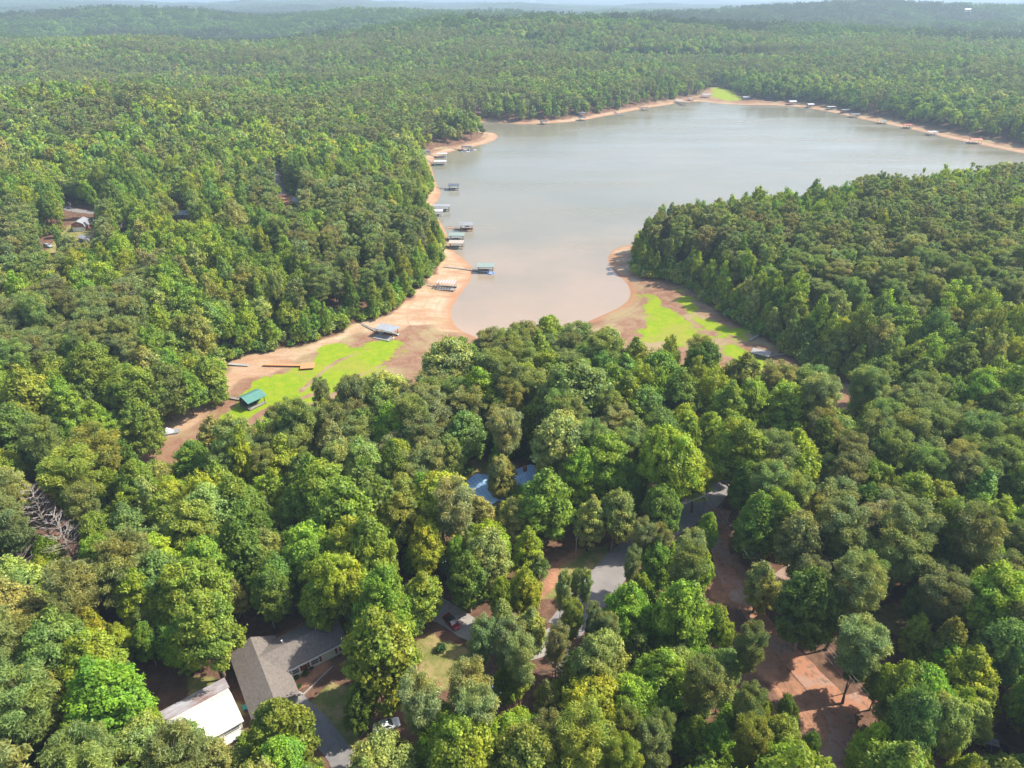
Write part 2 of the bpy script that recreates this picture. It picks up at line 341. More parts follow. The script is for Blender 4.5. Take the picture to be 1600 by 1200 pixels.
n5 = nt.nodes.new('ShaderNodeMapping'); n5.inputs['Scale'].default_value = (.05, .14, .1); n5.inputs['Rotation'].default_value = (0, 0, R(-40)); nt.links.new(pos, n5.inputs[0])
n5o = noise_(nt, 1.0, n5.outputs[0], 6, .7)
sand = mix_(nt, rng_(nt, n5o, .42, .62), (.47, .365, .255), (.33, .185, .105)); sand = mix_(nt, math_(nt, 'MULTIPLY', rng_(nt, n1, .5, .66), .55), sand, (.36, .235, .15)); sand = mix_(nt, math_(nt, 'MULTIPLY', rng_(nt, n3, .54, .64), .85), sand, (.24, .15, .1))
sand = mix_(nt, math_(nt, 'MULTIPLY', rng_(nt, n2, .56, .7), .6), sand, (.33, .27, .13))
zz = nt.nodes.new('ShaderNodeSeparateXYZ'); nt.links.new(pos, zz.inputs[0])
bandv = nt.nodes.new('ShaderNodeCombineXYZ'); nt.links.new(math_(nt, 'ADD', math_(nt, 'MULTIPLY', zz.outputs[2], 9.0), math_(nt, 'MULTIPLY', n1, 1.6)), bandv.inputs[0])
band = rng_(nt, noise_(nt, 1.0, bandv.outputs[0], 3, .7), .46, .62)
sand = mix_(nt, math_(nt, 'MULTIPLY', band, .7), sand, (.36, .22, .13)); mud = mix_(nt, math_(nt, 'MULTIPLY', band, .4), mud, (.21, .10, .06))
grs = mix_(nt, rng_(nt, n1, .4, .62), (.165, .270, .006), (.245, .30, .012)); grs = mix_(nt, rng_(nt, n3, .54, .7), grs, (.24, .21, .06)); grs = mix_(nt, math_(nt, 'MULTIPLY', rng_(nt, n2, .5, .62), .6), grs, (.27, .24, .05))
c = mix_(nt, th(A('m_lawn'), n1), litter, lawn); c = mix_(nt, th(A('m_clay'), n1, .9, .2), c, clay)
c = mix_(nt, th(A('m_bed'), n1, .4, .2), c, mud); c = mix_(nt, th(A('m_sand'), n1, .5, .2), c, sand)
c = mix_(nt, math_(nt, 'MULTIPLY', A('m_wet'), .75), c, (.33, .165, .09)); c = mix_(nt, th(A('m_grass'), n6, 2.6, .10), c, grs)
nt.links.new(c, b.inputs['Base Color']); b.inputs['Roughness'].default_value = .95; b.inputs['Specular IOR Level'].default_value = .15
bp = nt.nodes.new('ShaderNodeBump'); bp.inputs['Strength'].default_value = .6; bp.inputs['Distance'].default_value = .25; nt.links.new(n3, bp.inputs['Height']); nt.links.new(bp.outputs[0], b.inputs['Normal'])
me.materials.append(gm)
ground = bpy.data.objects.new('ground', me); COL.objects.link(ground); tag(ground, kind='structure')

# lake
wm, nt, b = newmat('silty_lake_water')
geo = nt.nodes.new('ShaderNodeNewGeometry'); pos = geo.outputs['Position']
sx = nt.nodes.new('ShaderNodeSeparateXYZ'); nt.links.new(pos, sx.inputs[0])
w1 = noise_(nt, .012, pos, 4, .6)
silt = rng_(nt, math_(nt, 'ADD', sx.outputs[1], math_(nt, 'MULTIPLY_ADD', w1, 160, -80)), 250, 430)
wc = mix_(nt, silt, (.37, .265, .19), (.215, .195, .14)); wc = mix_(nt, rng_(nt, w1, .35, .65), wc, mix_(nt, 1.0, wc, (.86, .9, .92), 'MULTIPLY'))
nt.links.new(wc, b.inputs['Base Color']); b.inputs['IOR'].default_value = 1.45; b.inputs['Specular IOR Level'].default_value = .6
m2 = nt.nodes.new('ShaderNodeMapping'); m2.inputs['Scale'].default_value = (.004, .022, 1); m2.inputs['Rotation'].default_value = (0, 0, R(12)); nt.links.new(pos, m2.inputs[0])
nt.links.new(rng_(nt, noise_(nt, 1.0, m2.outputs[0], 5, .65), .35, .65, .09, .30), b.inputs['Roughness'])
mp = nt.nodes.new('ShaderNodeMapping'); mp.inputs['Scale'].default_value = (.5, 1.1, 1); mp.inputs['Rotation'].default_value = (0, 0, R(20)); nt.links.new(pos, mp.inputs[0])
bp = nt.nodes.new('ShaderNodeBump'); bp.inputs['Strength'].default_value = .4; bp.inputs['Distance'].default_value = .12
nt.links.new(noise_(nt, 1.1, mp.outputs[0], 4, .6), bp.inputs['Height']); nt.links.new(bp.outputs[0], b.inputs['Normal'])
mb = MB(); x0, x1 = WATER[:, 0].min()-12, WATER[:, 0].max()+12; y0, y1 = WATER[:, 1].min()-12, WATER[:, 1].max()+12
mb.add([(x0, y0, 0), (x1, y0, 0), (x1, y1, 0), (x0, y1, 0)], [(0, 1, 2, 3)])
tag(mb.build('lake_water', wm), kind='structure')

# roads
RM = {'asphalt_road': surf('asphalt', (.25,.232,.225), (.19,.175,.17), .25, .9), 'dirt_road': surf('pink_gravel_clay', (.30,.215,.19), (.36,.19,.125), .45, .95),
      'driveway': surf('worn_drive', (.17,.165,.17), (.24,.22,.21), .6, .9), 'gravel_drive': surf('gravel', (.32,.25,.21), (.30,.18,.12), .8, .95)}
_m = RM['dirt_road']; _nt = _m.node_tree; _b = _nt.nodes['Principled BSDF']; _g = _nt.nodes.new('ShaderNodeNewGeometry'); _p = _g.outputs['Position']
_c = mix_(_nt, rng_(_nt, noise_(_nt, .22, _p, 5, .7), .42, .58), (.33, .215, .165), (.36, .165, .095)); _c = mix_(_nt, rng_(_nt, noise_(_nt, .75, _p, 5, .75), .52, .62), _c, (.20, .12, .085))
_c = mix_(_nt, rng_(_nt, noise_(_nt, 2.2, _p, 3, .7), .6, .7), _c, (.13, .10, .05)); _nt.links.new(_c, _b.inputs['Base Color'])
RM['pale'] = surf('pale_concrete_drive', (.34,.31,.29), (.25,.23,.22), .6, .9)
for k, (nm, p, w) in enumerate(ROADS):
    q = []                                     # resample about every 1.2 m
    for a, c_ in zip(p[:-1], p[1:]):
        n = max(1, int(np.hypot(*(c_-a))/1.2)); q += [a+(c_-a)*t/n for t in range(n)]
    q = np.array(q+[p[-1]])
    t = np.gradient(q, axis=0); t /= np.linalg.norm(t, axis=1)[:, None]+1e-9; nrm = np.stack([-t[:, 1], t[:, 0]], 1)
    s = np.arange(len(q)); nc = 7; rows = []
    for j in range(nc):
        rag = 0 if nm == 'asphalt_road' else 1.0
        jj = 2*j/(nc-1)-1; e = (fbm(s*.33+jj*9, s*0+k*7., 500, 3)-.5)*w*.30*rag+.03*w*np.sin(s*.2+k)
        tp = np.minimum(1, .35+np.minimum(s, len(q)-1-s)*.22) if nm == 'gravel_drive' else 1.0
        off = jj*(w/2)*tp+e*abs(jj)**.5*np.sign(jj)
        xy = q+nrm*off[:, None]; rows.append(np.stack([xy[:, 0], xy[:, 1], height(xy[:, 0], xy[:, 1])+.06+.012*k], 1))
    V = np.stack(rows, 1).reshape(-1, 3); n = len(q); I = np.arange(n*nc).reshape(n, nc)
    Fq = np.stack([I[:-1, :-1], I[:-1, 1:], I[1:, 1:], I[1:, :-1]], -1).reshape(-1, 4)
    if np.cross(V[1]-V[0], V[nc]-V[0])[2] < 0: pass
    mt = RM['pale'] if k == 3 else RM['dirt_road'] if k == 5 else RM[nm]
    o = bpy.data.objects.new(nm, npmesh(nm, V, Fq, [mt], True)); COL.objects.link(o); tag(o, kind='structure')

# ------------------------------------------------------------------ tree models
def leaves(cent, nrm, size, asp, r, droop=.0):
    """quads at cent facing nrm with random spin; returns V, F"""
    n = len(cent); nrm = nrm/(np.linalg.norm(nrm, axis=1)[:, None]+1e-9)
    h = r.normal(size=(n, 3)); u = np.cross(nrm, h); u /= np.linalg.norm(u, axis=1)[:, None]+1e-9; v = np.cross(nrm, u)
    a = (size*asp)[:, None]*u; b_ = size[:, None]*v; bend = (nrm*size[:, None])*.25
    V = np.stack([cent-b_, cent+a-bend*.4, cent+b_-bend, cent-a*.9], 1).reshape(-1, 3)
    F = np.arange(n*4).reshape(n, 4); return V, F
def crown_broad(seed, nclump, per, size, rx=6.6, rz=7.2, zc=11.5, lo=-.55, spread=1.0, inner=.08, cmin=1.15, cmax=2.25, tpr=.25):
    r = np.random.default_rng(seed); C = []; N = []; S = []; LV = []; cc = []
    k = 0
    lobes = r.normal(size=(7, 3)); lobes /= np.linalg.norm(lobes, axis=1)[:, None]
    while k < nclump:
        d = r.normal(size=3); d /= np.linalg.norm(d)
        if d[2] < lo: continue
        lobe = .70+.26*np.max(lobes @ d)*spread
        f = (r.uniform(.55, 1.0)**.6)*lobe
        taper = 1-tpr*max(0, d[2])**1.5
        c = np.array([d[0]*rx*f*taper, d[1]*rx*f*taper, zc+d[2]*rz*f])
        cr = r.uniform(cmin, cmax)*max(rx/6.6, .45); n = int(per*(cr/1.7)**2); cc.append(c)
        q = r.normal(size=(n, 3)); q /= np.linalg.norm(q, axis=1)[:, None]; q[:, 2] = q[:, 2]*.9+.12
        rad = cr*np.where(r.uniform(0, 1, n) < .16, r.uniform(1.0, 1.5, n), r.uniform(.55, 1.04, n))[:, None]
        C.append(c+q*rad*np.array([1, 1, .72])); out = (C[-1]-np.array([0, 0, zc-3])); out /= np.linalg.norm(out, axis=1)[:, None]
        N.append(q*.9+out*.5+np.array([0, 0, .35])+r.normal(size=(n, 3))*.62)
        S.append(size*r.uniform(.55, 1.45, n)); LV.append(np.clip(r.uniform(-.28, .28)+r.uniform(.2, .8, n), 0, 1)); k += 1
    n = int(nclump*per*inner)
    q = r.normal(size=(n, 3)); q /= np.linalg.norm(q, axis=1)[:, None]; q *= r.uniform(.3, .75, n)[:, None]; q[:, 2] = np.maximum(q[:, 2], lo*.8)
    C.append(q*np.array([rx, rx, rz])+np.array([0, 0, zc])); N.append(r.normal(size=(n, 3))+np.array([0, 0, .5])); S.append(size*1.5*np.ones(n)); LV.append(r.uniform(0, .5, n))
    V, F = leaves(np.concatenate(C), np.concatenate(N), np.concatenate(S), .62, r)
    return V, F, np.repeat(np.concatenate(LV), 4), cc
def crown_pine(seed, nclump, per, size, rx=4.0, z0=10.5, z1=22.5, asp=.30):
    r = np.random.default_rng(seed); C = []; N = []; S = []; LV = []; cc = []
    for k in range(nclump):
        t = (k+.5)/nclump; z = z0+(z1-z0)*t**.85
        prof = math.sin(math.pi*min(1, .18+.80*(1-t)))**.7 if t > .3 else .55+.45*t/.3
        a = k*2.39996+r.uniform(-.4, .4); f = rx*prof*r.uniform(.45, 1.08)
        c = np.array([math.cos(a)*f, math.sin(a)*f, z+r.uniform(-.7, .7)]); cc.append(c)
        cr = r.uniform(1.0, 1.75); n = int(per*(cr/1.4)**2)
        q = r.normal(size=(n, 3)); q /= np.linalg.norm(q, axis=1)[:, None]
        C.append(c+q*cr*r.uniform(.35, 1.05, n)[:, None]*np.array([1, 1, .6])); N.append(np.cross(q, r.normal(size=(n, 3)))*.8+q*.5+np.array([0, 0, .5]))
        S.append(size*r.uniform(.7, 1.3, n)); LV.append(np.clip(r.uniform(-.2, .2)+r.uniform(.1, .9, n), 0, 1))
    V, F = leaves(np.concatenate(C), np.concatenate(N), np.concatenate(S), asp, r)
    return V, F, np.repeat(np.concatenate(LV), 4), cc
def trunk_mb(seed, H, r0, cc, nl, zf=.35, n=7):
    r = random.Random(seed); mb = MB(); pts = []; x = y = 0
    for k in range(7):
        t = k/6; pts.append(Vector((x, y, -.6+t*(H+.6)))); x += r.uniform(-.22, .22); y += r.uniform(-.22, .22)
    rs = [r0*1.5 if k == 0 else r0*(1-.88*k/6) for k in range(7)]; mb.path(pts, rs, n)
    for c in r.sample(cc, min(nl, len(cc))):
        c = Vector(c); z = max(H*zf*.8, c.z-2.2-.35*math.hypot(c.x, c.y)); t = (z+.6)/(H+.6)*6; i = min(5, max(0, int(t))); s = pts[i].lerp(pts[i+1], t-i)
        rr = r0*.42*(1-.5*z/H); mid = s.lerp(c, .5)+Vector((0, 0, .35))
        mb.path([s, mid, c], [rr, rr*.65, rr*.18], 5)
    return mb
def leafmesh(name, V, F, LV, mats):
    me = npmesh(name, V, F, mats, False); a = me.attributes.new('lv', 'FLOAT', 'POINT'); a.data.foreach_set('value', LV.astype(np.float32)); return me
def joined(name, parts):
    """one mesh of leaf quads plus trunk quads for far trees"""
    (V, F, LV), mb = parts
    tv = np.array(mb.v); tf = np.array([f for f in mb.f if len(f) == 4]); n0 = len(V)
    me = npmesh(name, np.concatenate([V, tv]), np.concatenate([F, tf+n0]), [LEAFI, M['bark']])
    mi = np.zeros(len(F)+len(tf), np.int32); mi[len(F):] = 1; me.polygons.foreach_set('material_index', mi)
    a = me.attributes.new('lv', 'FLOAT', 'POINT'); a.data.foreach_set('value', np.concatenate([LV, np.zeros(len(tv))]).astype(np.float32)); return me
# near models: crown and trunk meshes
BROAD = []; PINE = []
SH = [(6.6,7.9,11.0,-.65,1.2),(6.0,9.0,10.6,-.75,1.4),(7.0,6.8,11.8,-.5,1.6),(5.6,9.6,10.3,-.85,1.2),(6.8,7.6,11.0,-.7,1.7),(6.4,8.0,11.4,-.5,1.6),(5.8,8.8,10.6,-.8,1.3)]
for k, (rx, rz, zc, lo, sprd) in enumerate(SH):
    V, F, LV, cc = crown_broad(100+k, 215, 300, .265, rx, rz, zc, lo, sprd,   .06, .5, 1.4, (.35, .6, .15, .75, .45, .25, .65)[k])
    cm = leafmesh('crown', V, F, LV, [LEAF]); tm = trunk_mb(k, 16.5, .36, cc, 26).mesh('trunk', M['bark_pale'] if k % 3 == 1 else M['bark'], True)
    BROAD.append((cm, tm, rx*1.0))
for k in range(5):
    V, F, LV, cc = crown_pine(200+k, 74+5*k, 190, .42, 4.5+.3*(k % 3), 11.5+1.2*(k % 3), 22.5, .19)
    cm = leafmesh('crown', V, F, LV, [LEAF]); tm = trunk_mb(50+k, 22.0, .26, cc, 22, .4).mesh('trunk', M['bark'], True)
    PINE.append((cm, tm, 4.4))
def dead_mb(seed, H=17):
    r = random.Random(seed); mb = MB(); top = Vector((r.uniform(-.6, .6), r.uniform(-.6, .6), H)); mb.tube((0, 0, -.5), top, .24, .05, 7)
    for k in range(44):
        t = .35+.63*k/44; s = Vector((0, 0, 0)).lerp(top, t); a = k*2.4+r.uniform(-.5, .5); L = (1-t)*5.2+1.0
        e = s+Vector((math.cos(a)*L, math.sin(a)*L, L*r.uniform(.15, .7))); mb.tube(s, e, .07, .025, 4)
        for j in range(5):
            f = r.uniform(.3, .95); q = s.lerp(e, f); b2 = a+r.uniform(-1.1, 1.1); l2 = L*.35
            mb.tube(q, q+Vector((math.cos(b2)*l2, math.sin(b2)*l2, l2*r.uniform(0, .8))), .035, .015, 3)
    return mb
DEAD = [dead_mb(5), dead_mb(9)]
# source models of the woodland (not linked to the scene: only instanced by it)
src = bpy.data.collections.new('woodland_models')
def srcobj(name, me):
    o = bpy.data.objects.new(name, me); src.objects.link(o); return o
NB, NP_, NLB, NLP, NPT = 6, 4, 4, 3, 5
for k in range(NB):
    rx, rz, zc, lo, sprd = SH[k]; V, F, LV, cc = crown_broad(300+k, 110, 95, .36, rx, rz, zc, lo, sprd, .08, .6, 1.6, (.35, .6, .15, .75, .45, .25, .65)[k])
    srcobj('a%02d' % k, joined('tree', ((V, F, LV), trunk_mb(k, 15, .34, cc, 4, n=5))))
for k in range(NP_):
    V, F, LV, cc = crown_pine(400+k, 34, 110, .55, 3.9, 9, 22.5); srcobj('b%02d' % k, joined('tree', ((V, F, LV), trunk_mb(k, 22, .26, cc, 4, .4, n=5))))
for k in range(NLB):
    rx, rz, zc, lo, sprd = SH[k]; V, F, LV, cc = crown_broad(500+k, 26, 34, .85, rx, rz, zc, lo, sprd, .1)
    srcobj('c%02d' % k, joined('tree', ((V, F, LV), trunk_mb(k, 15, .34, cc, 1, n=4))))
for k in range(NLP):
    V, F, LV, cc = crown_pine(600+k, 18, 36, 1.05, 3.9, 8, 22.5); srcobj('d%02d' % k, joined('tree', ((V, F, LV), trunk_mb(k, 22, .26, cc, 1, .4, n=4))))
def patch(seed, side=52, sp=8.9):
    r = np.random.default_rng(seed); Vs = []; Fs = []; Ls = []; o = 0
    n = int(side/sp)
    for i in range(n):
        for j in range(n):
            x = (i+.5-n/2)*sp+r.uniform(-2.6, 2.6); y = (j+.5-n/2)*sp+r.uniform(-2.6, 2.6); s = r.uniform(.85, 1.3)
            pine = vnoise(np.array([x/24+seed*7]), np.array([y/24]), 3)[0] > .62
            if pine: V, F, LV, _ = crown_pine(int(r.integers(1e6)), 8, 17, 1.5, 3.9, 11, 22.5); LV = LV*.25
            else: V, F, LV, _ = crown_broad(int(r.integers(1e6)), 11, 15, 1.5, lo=-.15); LV = LV*.5+.5*r.uniform(0, 1)
            Vs.append(V*s*np.array([1, 1, .95])+np.array([x, y, 0])); Fs.append(F+o); Ls.append(LV); o += len(V)
    return np.concatenate(Vs), np.concatenate(Fs), np.concatenate(Ls)
for k in range(NPT):
    V, F, LV = patch(700+k); srcobj('e%02d' % k, leafmesh('tree_patch', V, F, LV, [LEAFI]))
V, F, LV, cc = crown_broad(901, 34, 130, .24, 2.1, 1.7, 1.4, -.5, 1.3, .1, .7, 1.6); srcobj('f00', leafmesh('undergrowth', V, F, LV, [LEAFI]))
OFF_B, OFF_P, OFF_LB, OFF_LP, OFF_PT, OFF_S = 0, NB, NB+NP_, NB+NP_+NLB, NB+NP_+NLB+NLP, NB+NP_+NLB+NLP+NPT

# ------------------------------------------------------------------ tree positions
TONE = {'Y': (.320,.400,.034), 'y': (.290,.375,.040), 'g': (.215,.315,.040), 'd': (.145,.225,.034), 's': (.325,.370,.110), 'b': (.195,.300,.072), 'o': (.265,.300,.055), 'B': (.230,.375,.040),
        'p': (.225,.275,.086), 'q': (.285,.315,.135), 'r': (.228,.252,.100)}
TONEN = {'Y': 'bright yellow-green', 'y': 'yellow-green', 'g': 'mid-green', 'd': 'dark green', 's': 'pale sage-green', 'b': 'blue-green', 'o': 'olive-green', 'B': 'fresh bright green', 'p': 'olive', 'q': 'pale grey-green', 'r': 'brownish'}
# crown centre in the picture, crown width (px), kind + tone
HAND = """40,625,75,By 105,640,62,Bg 15,680,75,Bd 150,590,72,Bg 210,595,88,Bg 248,592,80,Bd 290,600,52,Bg 325,575,58,By 215,662,66,Bg 155,650,50,By 70,702,50,By 15,730,52,BY 160,705,60,Po 140,735,50,Bs
330,680,50,Bs 302,712,46,Bg 100,755,74,Po 118,786,40,Pp 15,815,60,Pr 128,800,42,Pp 18,770,50,Bs 178,768,54,Bg 225,763,60,Bg 195,820,76,Bb 155,845,60,Bg 280,775,56,By 268,802,70,Bo 305,825,86,Bo
345,770,66,By 375,790,70,Bg 382,822,68,Bd 360,710,58,Bg 345,730,38,Pp 255,750,50,Bs 305,732,60,Bg 72,870,50,BY 200,882,58,Pp 395,700,60,Bs 420,690,60,Bg
435,658,35,Pp 460,680,70,Bg 496,612,25,Pr 488,642,50,Bs 515,645,32,BY 532,622,30,BY 570,618,60,Bs 608,622,78,Bs 700,588,98,Bs 667,632,46,Pq 645,660,46,Pp 750,627,68,By 706,612,60,Bg 573,675,62,Bb 608,677,70,Bg
728,675,76,Bb 698,720,50,Bb 520,700,70,Bs 416,720,35,Pp 450,730,62,By 520,737,70,Bs 570,737,62,Bs 632,725,60,By 507,775,90,Bg 570,790,100,Bd 533,815,96,Bg 595,830,62,Bg 467,795,60,Bd 632,775,50,Bo 688,773,96,BY
627,818,64,Bo 712,810,52,Pq 758,806,48,Bs 797,812,46,Bs 773,848,72,BY 667,858,60,BY 480,862,80,By 547,870,70,By 405,832,62,Bd 787,612,60,Bd 775,575,55,Pp 782,740,48,Bs
812,600,60,Bg 853,585,60,By 898,628,124,Bb 840,652,62,Bg 970,595,50,Bb 982,622,70,By 990,690,60,Bs 1027,680,60,Bb 875,693,96,Bs 950,730,80,By 853,782,88,Bg 905,745,60,By 920,813,46,Bs 960,805,62,Bs
1053,733,98,BY 1090,742,66,BY 1147,722,84,By 1077,688,46,By 1107,675,52,By 1133,640,70,Bg 1173,640,70,By 1160,690,60,Bg 1040,798,66,Bd 1180,770,60,Bg 1185,815,72,Bg 1107,830,32,BB 1000,850,30,Pq 1040,848,34,Pp 1077,852,42,Pq
1027,590,70,Bg 1100,580,70,Bd 1160,590,80,Bo 1067,625,60,Bd 822,860,55,BY 985,775,40,Bd 1221,590,50,Pp 1264,602,44,Pp 1224,640,80,By 1280,637,54,Pq 1349,620,50,Pp 1380,618,30,By 1405,625,35,BY 1307,675,64,Bs
1365,662,64,By 1413,648,42,Pp 1448,660,54,Pp 1488,680,50,Pp 1418,684,54,Pp 1365,692,46,Pp 1530,680,50,By 1557,690,42,Pp 1584,695,50,By 1248,725,84,BY 1285,740,54,Bs 1207,752,40,Pp 1328,710,50,Bs 1352,755,66,Bg
1397,710,46,By 1387,730,50,Bb 1440,732,54,Pp 1490,736,56,Pr 1528,742,50,Pp 1530,698,54,Pp 1567,722,54,Pp 1413,782,74,Bg 1467,802,60,Bo 1517,782,70,Bb 1344,802,54,Bd 1555,812,80,By 1587,768,42,By 1275,805,50,Bs
1253,848,78,Bs 1215,818,62,By 1403,862,66,Pp 1347,905,50,Pp 1530,872,90,BB 1456,872,46,BB 1553,850,40,By 1590,842,46,Pp 1370,585,60,Bd 1440,585,70,Bd 1500,580,60,Bd 1567,613,80,By 1480,627,60,Bd 1427,613,50,Bd
1508,645,26,Ps 1545,655,60,Bd 27,905,76,Bs 27,970,86,Bs 70,895,36,BY 125,930,64,Pp 100,965,46,Pp 187,897,66,Pp 218,942,66,By 152,985,50,BY 88,1005,60,Bs 187,995,42,By 229,1002,34,Bg 307,925,104,Bg 325,890,76,Bg
330,992,96,Bg 285,1002,58,Bg 145,1040,96,By 170,1100,112,BB 40,1100,98,Bo 215,1168,76,Bs 282,1180,80,Bs 330,1192,60,Bs 440,1128,98,Bg 425,1196,86,BB 440,900,70,Bd 415,925,66,Bd 533,910,90,BY 500,940,60,Bg
592,950,84,By 600,1015,132,By 552,1108,44,Bd 661,920,66,By 733,905,56,Bd 722,872,34,Bg 780,938,44,BY 744,1012,40,Pq 787,1018,44,Pq 722,1062,54,Pq 660,1112,56,Pq 757,1118,66,Pq 596,1212,104,Bs 700,1165,84,BY 780,1172,80,BY
787,968,40,Bs 818,925,50,BY 828,980,60,Bs 887,980,30,Po 897,905,17,Pq 872,935,19,Pq 915,925,16,Pq 950,985,30,Pq 922,985,22,Pq 985,950,74,BB 1068,965,94,By 1130,990,32,By 947,1030,74,Bs 912,1070,78,Bs 858,1093,50,Bs
1027,1062,92,BB 1100,1078,56,Pp 1172,1020,42,Pp 1128,1040,45,Bs 812,1045,44,Pq 1163,1108,44,Pp 975,1135,38,Po 1015,1142,40,Pp 1120,1160,60,BB 810,1148,50,BY 850,1150,48,Pr 905,1172,70,Po 972,1185,48,Po 1032,1185,46,Pp
1262,950,88,Bd 1190,905,56,Bs 1350,1010,60,Pq 1472,930,56,Pr 1435,950,40,Bb 1547,965,98,By 1482,1010,58,Bo 1435,992,42,By 1515,1050,80,BY 1413,1090,78,Bg 1453,1098,78,Bg 1376,1067,40,By 1500,1104,50,By
1365,1172,78,BY 1435,1196,42,BY 1500,1215,50,BY 1584,1040,52,Bs 1590,1102,46,Bg 1213,1150,60,Bo 1232,1190,60,By 860,1012,28,Pq 835,1190,50,Bs 1080,1140,50,Bg 120,1170,60,Bg 1175,1170,50,Po 1150,1150,40,Bg
350,640,0,X 1022,893,54,Bg 1062,903,46,Pp 1093,893,44,By 985,893,24,Pq 1000,920,40,Bg 1238,1122,30,Bd 1266,1170,34,Bd 1335,1045,30,Bd 1180,1125,36,By 768,522,40,Pp 815,515,46,Pp 862,520,56,By 905,522,50,Pp 950,528,52,Bs 722,560,56,Bg 1000,562,60,By 740,590,60,Bd 840,560,56,Bg 905,570,60,Bg 945,560,50,Pp"""
SPEC = {  # labels written by hand for the trees that stand out
 '600,1015': 'huge yellow-green tree hiding the lawn right of the grey-shingled house', '440,1128': 'round green tree between the white tin roof and the dark driveway',
 '985,950': 'fresh bright green tree left of the larger one below the road junction', '1068,965': 'large yellow-green tree right of the road junction, beside the dirt road',
 '1053,733': 'brightest yellow-green spreading tree above the road junction', '898,628': 'widest blue-green domed tree beyond the blue-roofed house',
 '307,925': 'big rounded green tree behind and left of the grey-shingled house', '661,920': 'tall yellow-green tree with bare trunk beside the red car',
 '1403,862': 'taller pine with a bare leaning trunk at the tan clearing right of the dirt road', '1347,905': 'shorter pine with bare trunk at the tan clearing right of the dirt road',
 '1190,905': 'small sage-green tree standing alone beside the gravel drive', '1262,950': 'dense dark green tree between the gravel drive and the dirt road',
 '897,905': 'thin young pine nearest the roadside at the left of the asphalt road', '872,935': 'thin young pine standing lowest left beside the asphalt road', '915,925': 'slimmest young pine against the grey asphalt',
 '1107,830': 'small bright green tree in front of the utility pole', '1530,872': 'broad pale bright green tree at the right edge above the olive pines', '170,1100': 'wide bright green tree left of the rusty tin roof',
 '782,742': 'thin-leaved pale tree growing between the two blue roofs', '515,645': 'short bright yellow-green tree at the edge of the drained cove', '532,622': 'bright yellow-green sapling poking up against the grass of the drained cove',
 '1000,850': 'slim pine with a visible trunk in front of the road junction', '330,680': 'wispy sage tree standing on the mud below the green-roofed boathouse', '496,612': 'small brownish pine tip standing against the bright grass'}
trees = []      # x, y, z, kind, tone, radius, heightscale, key
for tok in HAND.split():
    a, b_, w, kt = tok.split(','); 
    if kt[0] == 'X': continue
    px, py, w = float(a), float(b_), float(w); pine = kt[0] == 'P'
    z = 11.0; hc = 11.0
    for _ in range(8):
        p = at(px, py, z+hc); dep = proj(p[0], p[1], z+hc)[2]; rad = w/2/FPX*dep
        if pine: H = min(25, max(11, 13+rad*2.6)); hc = H*.72
        else: H = min(27, max(6, 7.5+rad*2.35)); hc = H*.60
        z = .5*z+.5*gz(p[0], p[1])
    trees.append([p[0], p[1], gz(p[0], p[1]), kt[0], kt[1], rad, H, a+','+b_])
NH = len(trees)
KEEP = [[(205,1035),(280,1045),(345,1040),(365,1000),(400,985),(450,972),(520,968),(540,1000),(530,1060),(475,1100),(505,1140),(550,1190),(490,1180),(420,1105),(380,1125),(360,1170),(240,1165),(235,1110)],
 [(655,1090),(650,1000),(690,945),(725,930),(785,978),(762,1005),(720,1040),(702,1092)], [(575,1095),(645,1100),(640,1150),(580,1152)], [(698,770),(715,722),(745,712),(768,735),(740,790),(705,792)], [(738,756),(782,750),(786,790),(742,792)], [(798,708),(858,712),(856,746),(800,744)],
 [(850,905),(872,838),(940,828),(990,815),(1060,812),(1090,765),(1130,762),(1150,880),(1215,960),(1262,1000),(1335,1060),(1400,1085),(1390,1110),(1330,1150),(1290,1195),(1270,1195),(1290,1130),(1190,1080),(1150,1000),(1120,950),(1100,870),(1085,830),(1060,840),(1010,850),(960,935),(925,965),(880,965)],
 [(1285,975),(1330,955),(1400,925),(1432,960),(1405,1005),(1335,995)], [(1160,925),(1240,885),(1265,878),(1235,930),(1170,945)], [(1515,1140),(1590,1145),(1590,1198),(1515,1198)],
 [(100,318),(152,322),(152,372),(100,372)], [(60,372),(90,372),(90,392),(60,392)], [(118,362),(142,362),(142,380),(118,380)], [(264,324),(300,324),(300,341),(264,341)], [(426,270),(442,268),(446,300),(474,305),(470,322),(438,322)], [(186,344),(202,344),(202,360),(186,360)],
 [(612,915),(652,915),(652,940),(612,940)], [(1030,682),(1060,682),(1060,704),(1030,704)],
 [(1195,10),(1225,10),(1225,20),(1195,20)], [(265,178),(275,178),(275,188),(265,188)], [(755,1065),(785,1065),(785,1085),(755,1085)], [(1340,480),(1345,480),(1345,485)], [(1406,348),(1418,348),(1418,358),(1406,358)]]
KEEP += [[(42,760),(76,760),(76,850),(42,850)], [(84,795),(114,795),(114,890),(84,890)], [(850,1000),(884,1000),(884,1060),(850,1060)]]
KEEP = [np.array(k, float) for k in KEEP]
roadpts = [(p, w) for _, p, w in ROADS]
hx = np.array([t[0] for t in trees]); hy = np.array([t[1] for t in trees]); hr = np.array([t[5] for t in trees])
def grid(y0, y1, sp, jit, seed):
    r = np.random.default_rng(seed); yy = np.arange(y0, y1, sp*.87); out = []
    for k, y in enumerate(yy):
        w = .86*(y+60)+40; x = np.arange(-w, w, sp)+(k % 2)*sp/2; out.append(np.stack([x, np.full(len(x), y)], 1))
    g = np.concatenate(out); return g+r.uniform(-jit, jit, g.shape), r
g, r_ = grid(20, 470, 7.6, 2.6, 1); g2, _ = grid(470, 1500, 9.4, 3.2, 2)
G = np.concatenate([g, g2]); gx, gy = G[:, 0], G[:, 1]
gd = sdf(LAKEBED, gx, gy); gh = height(gx, gy)
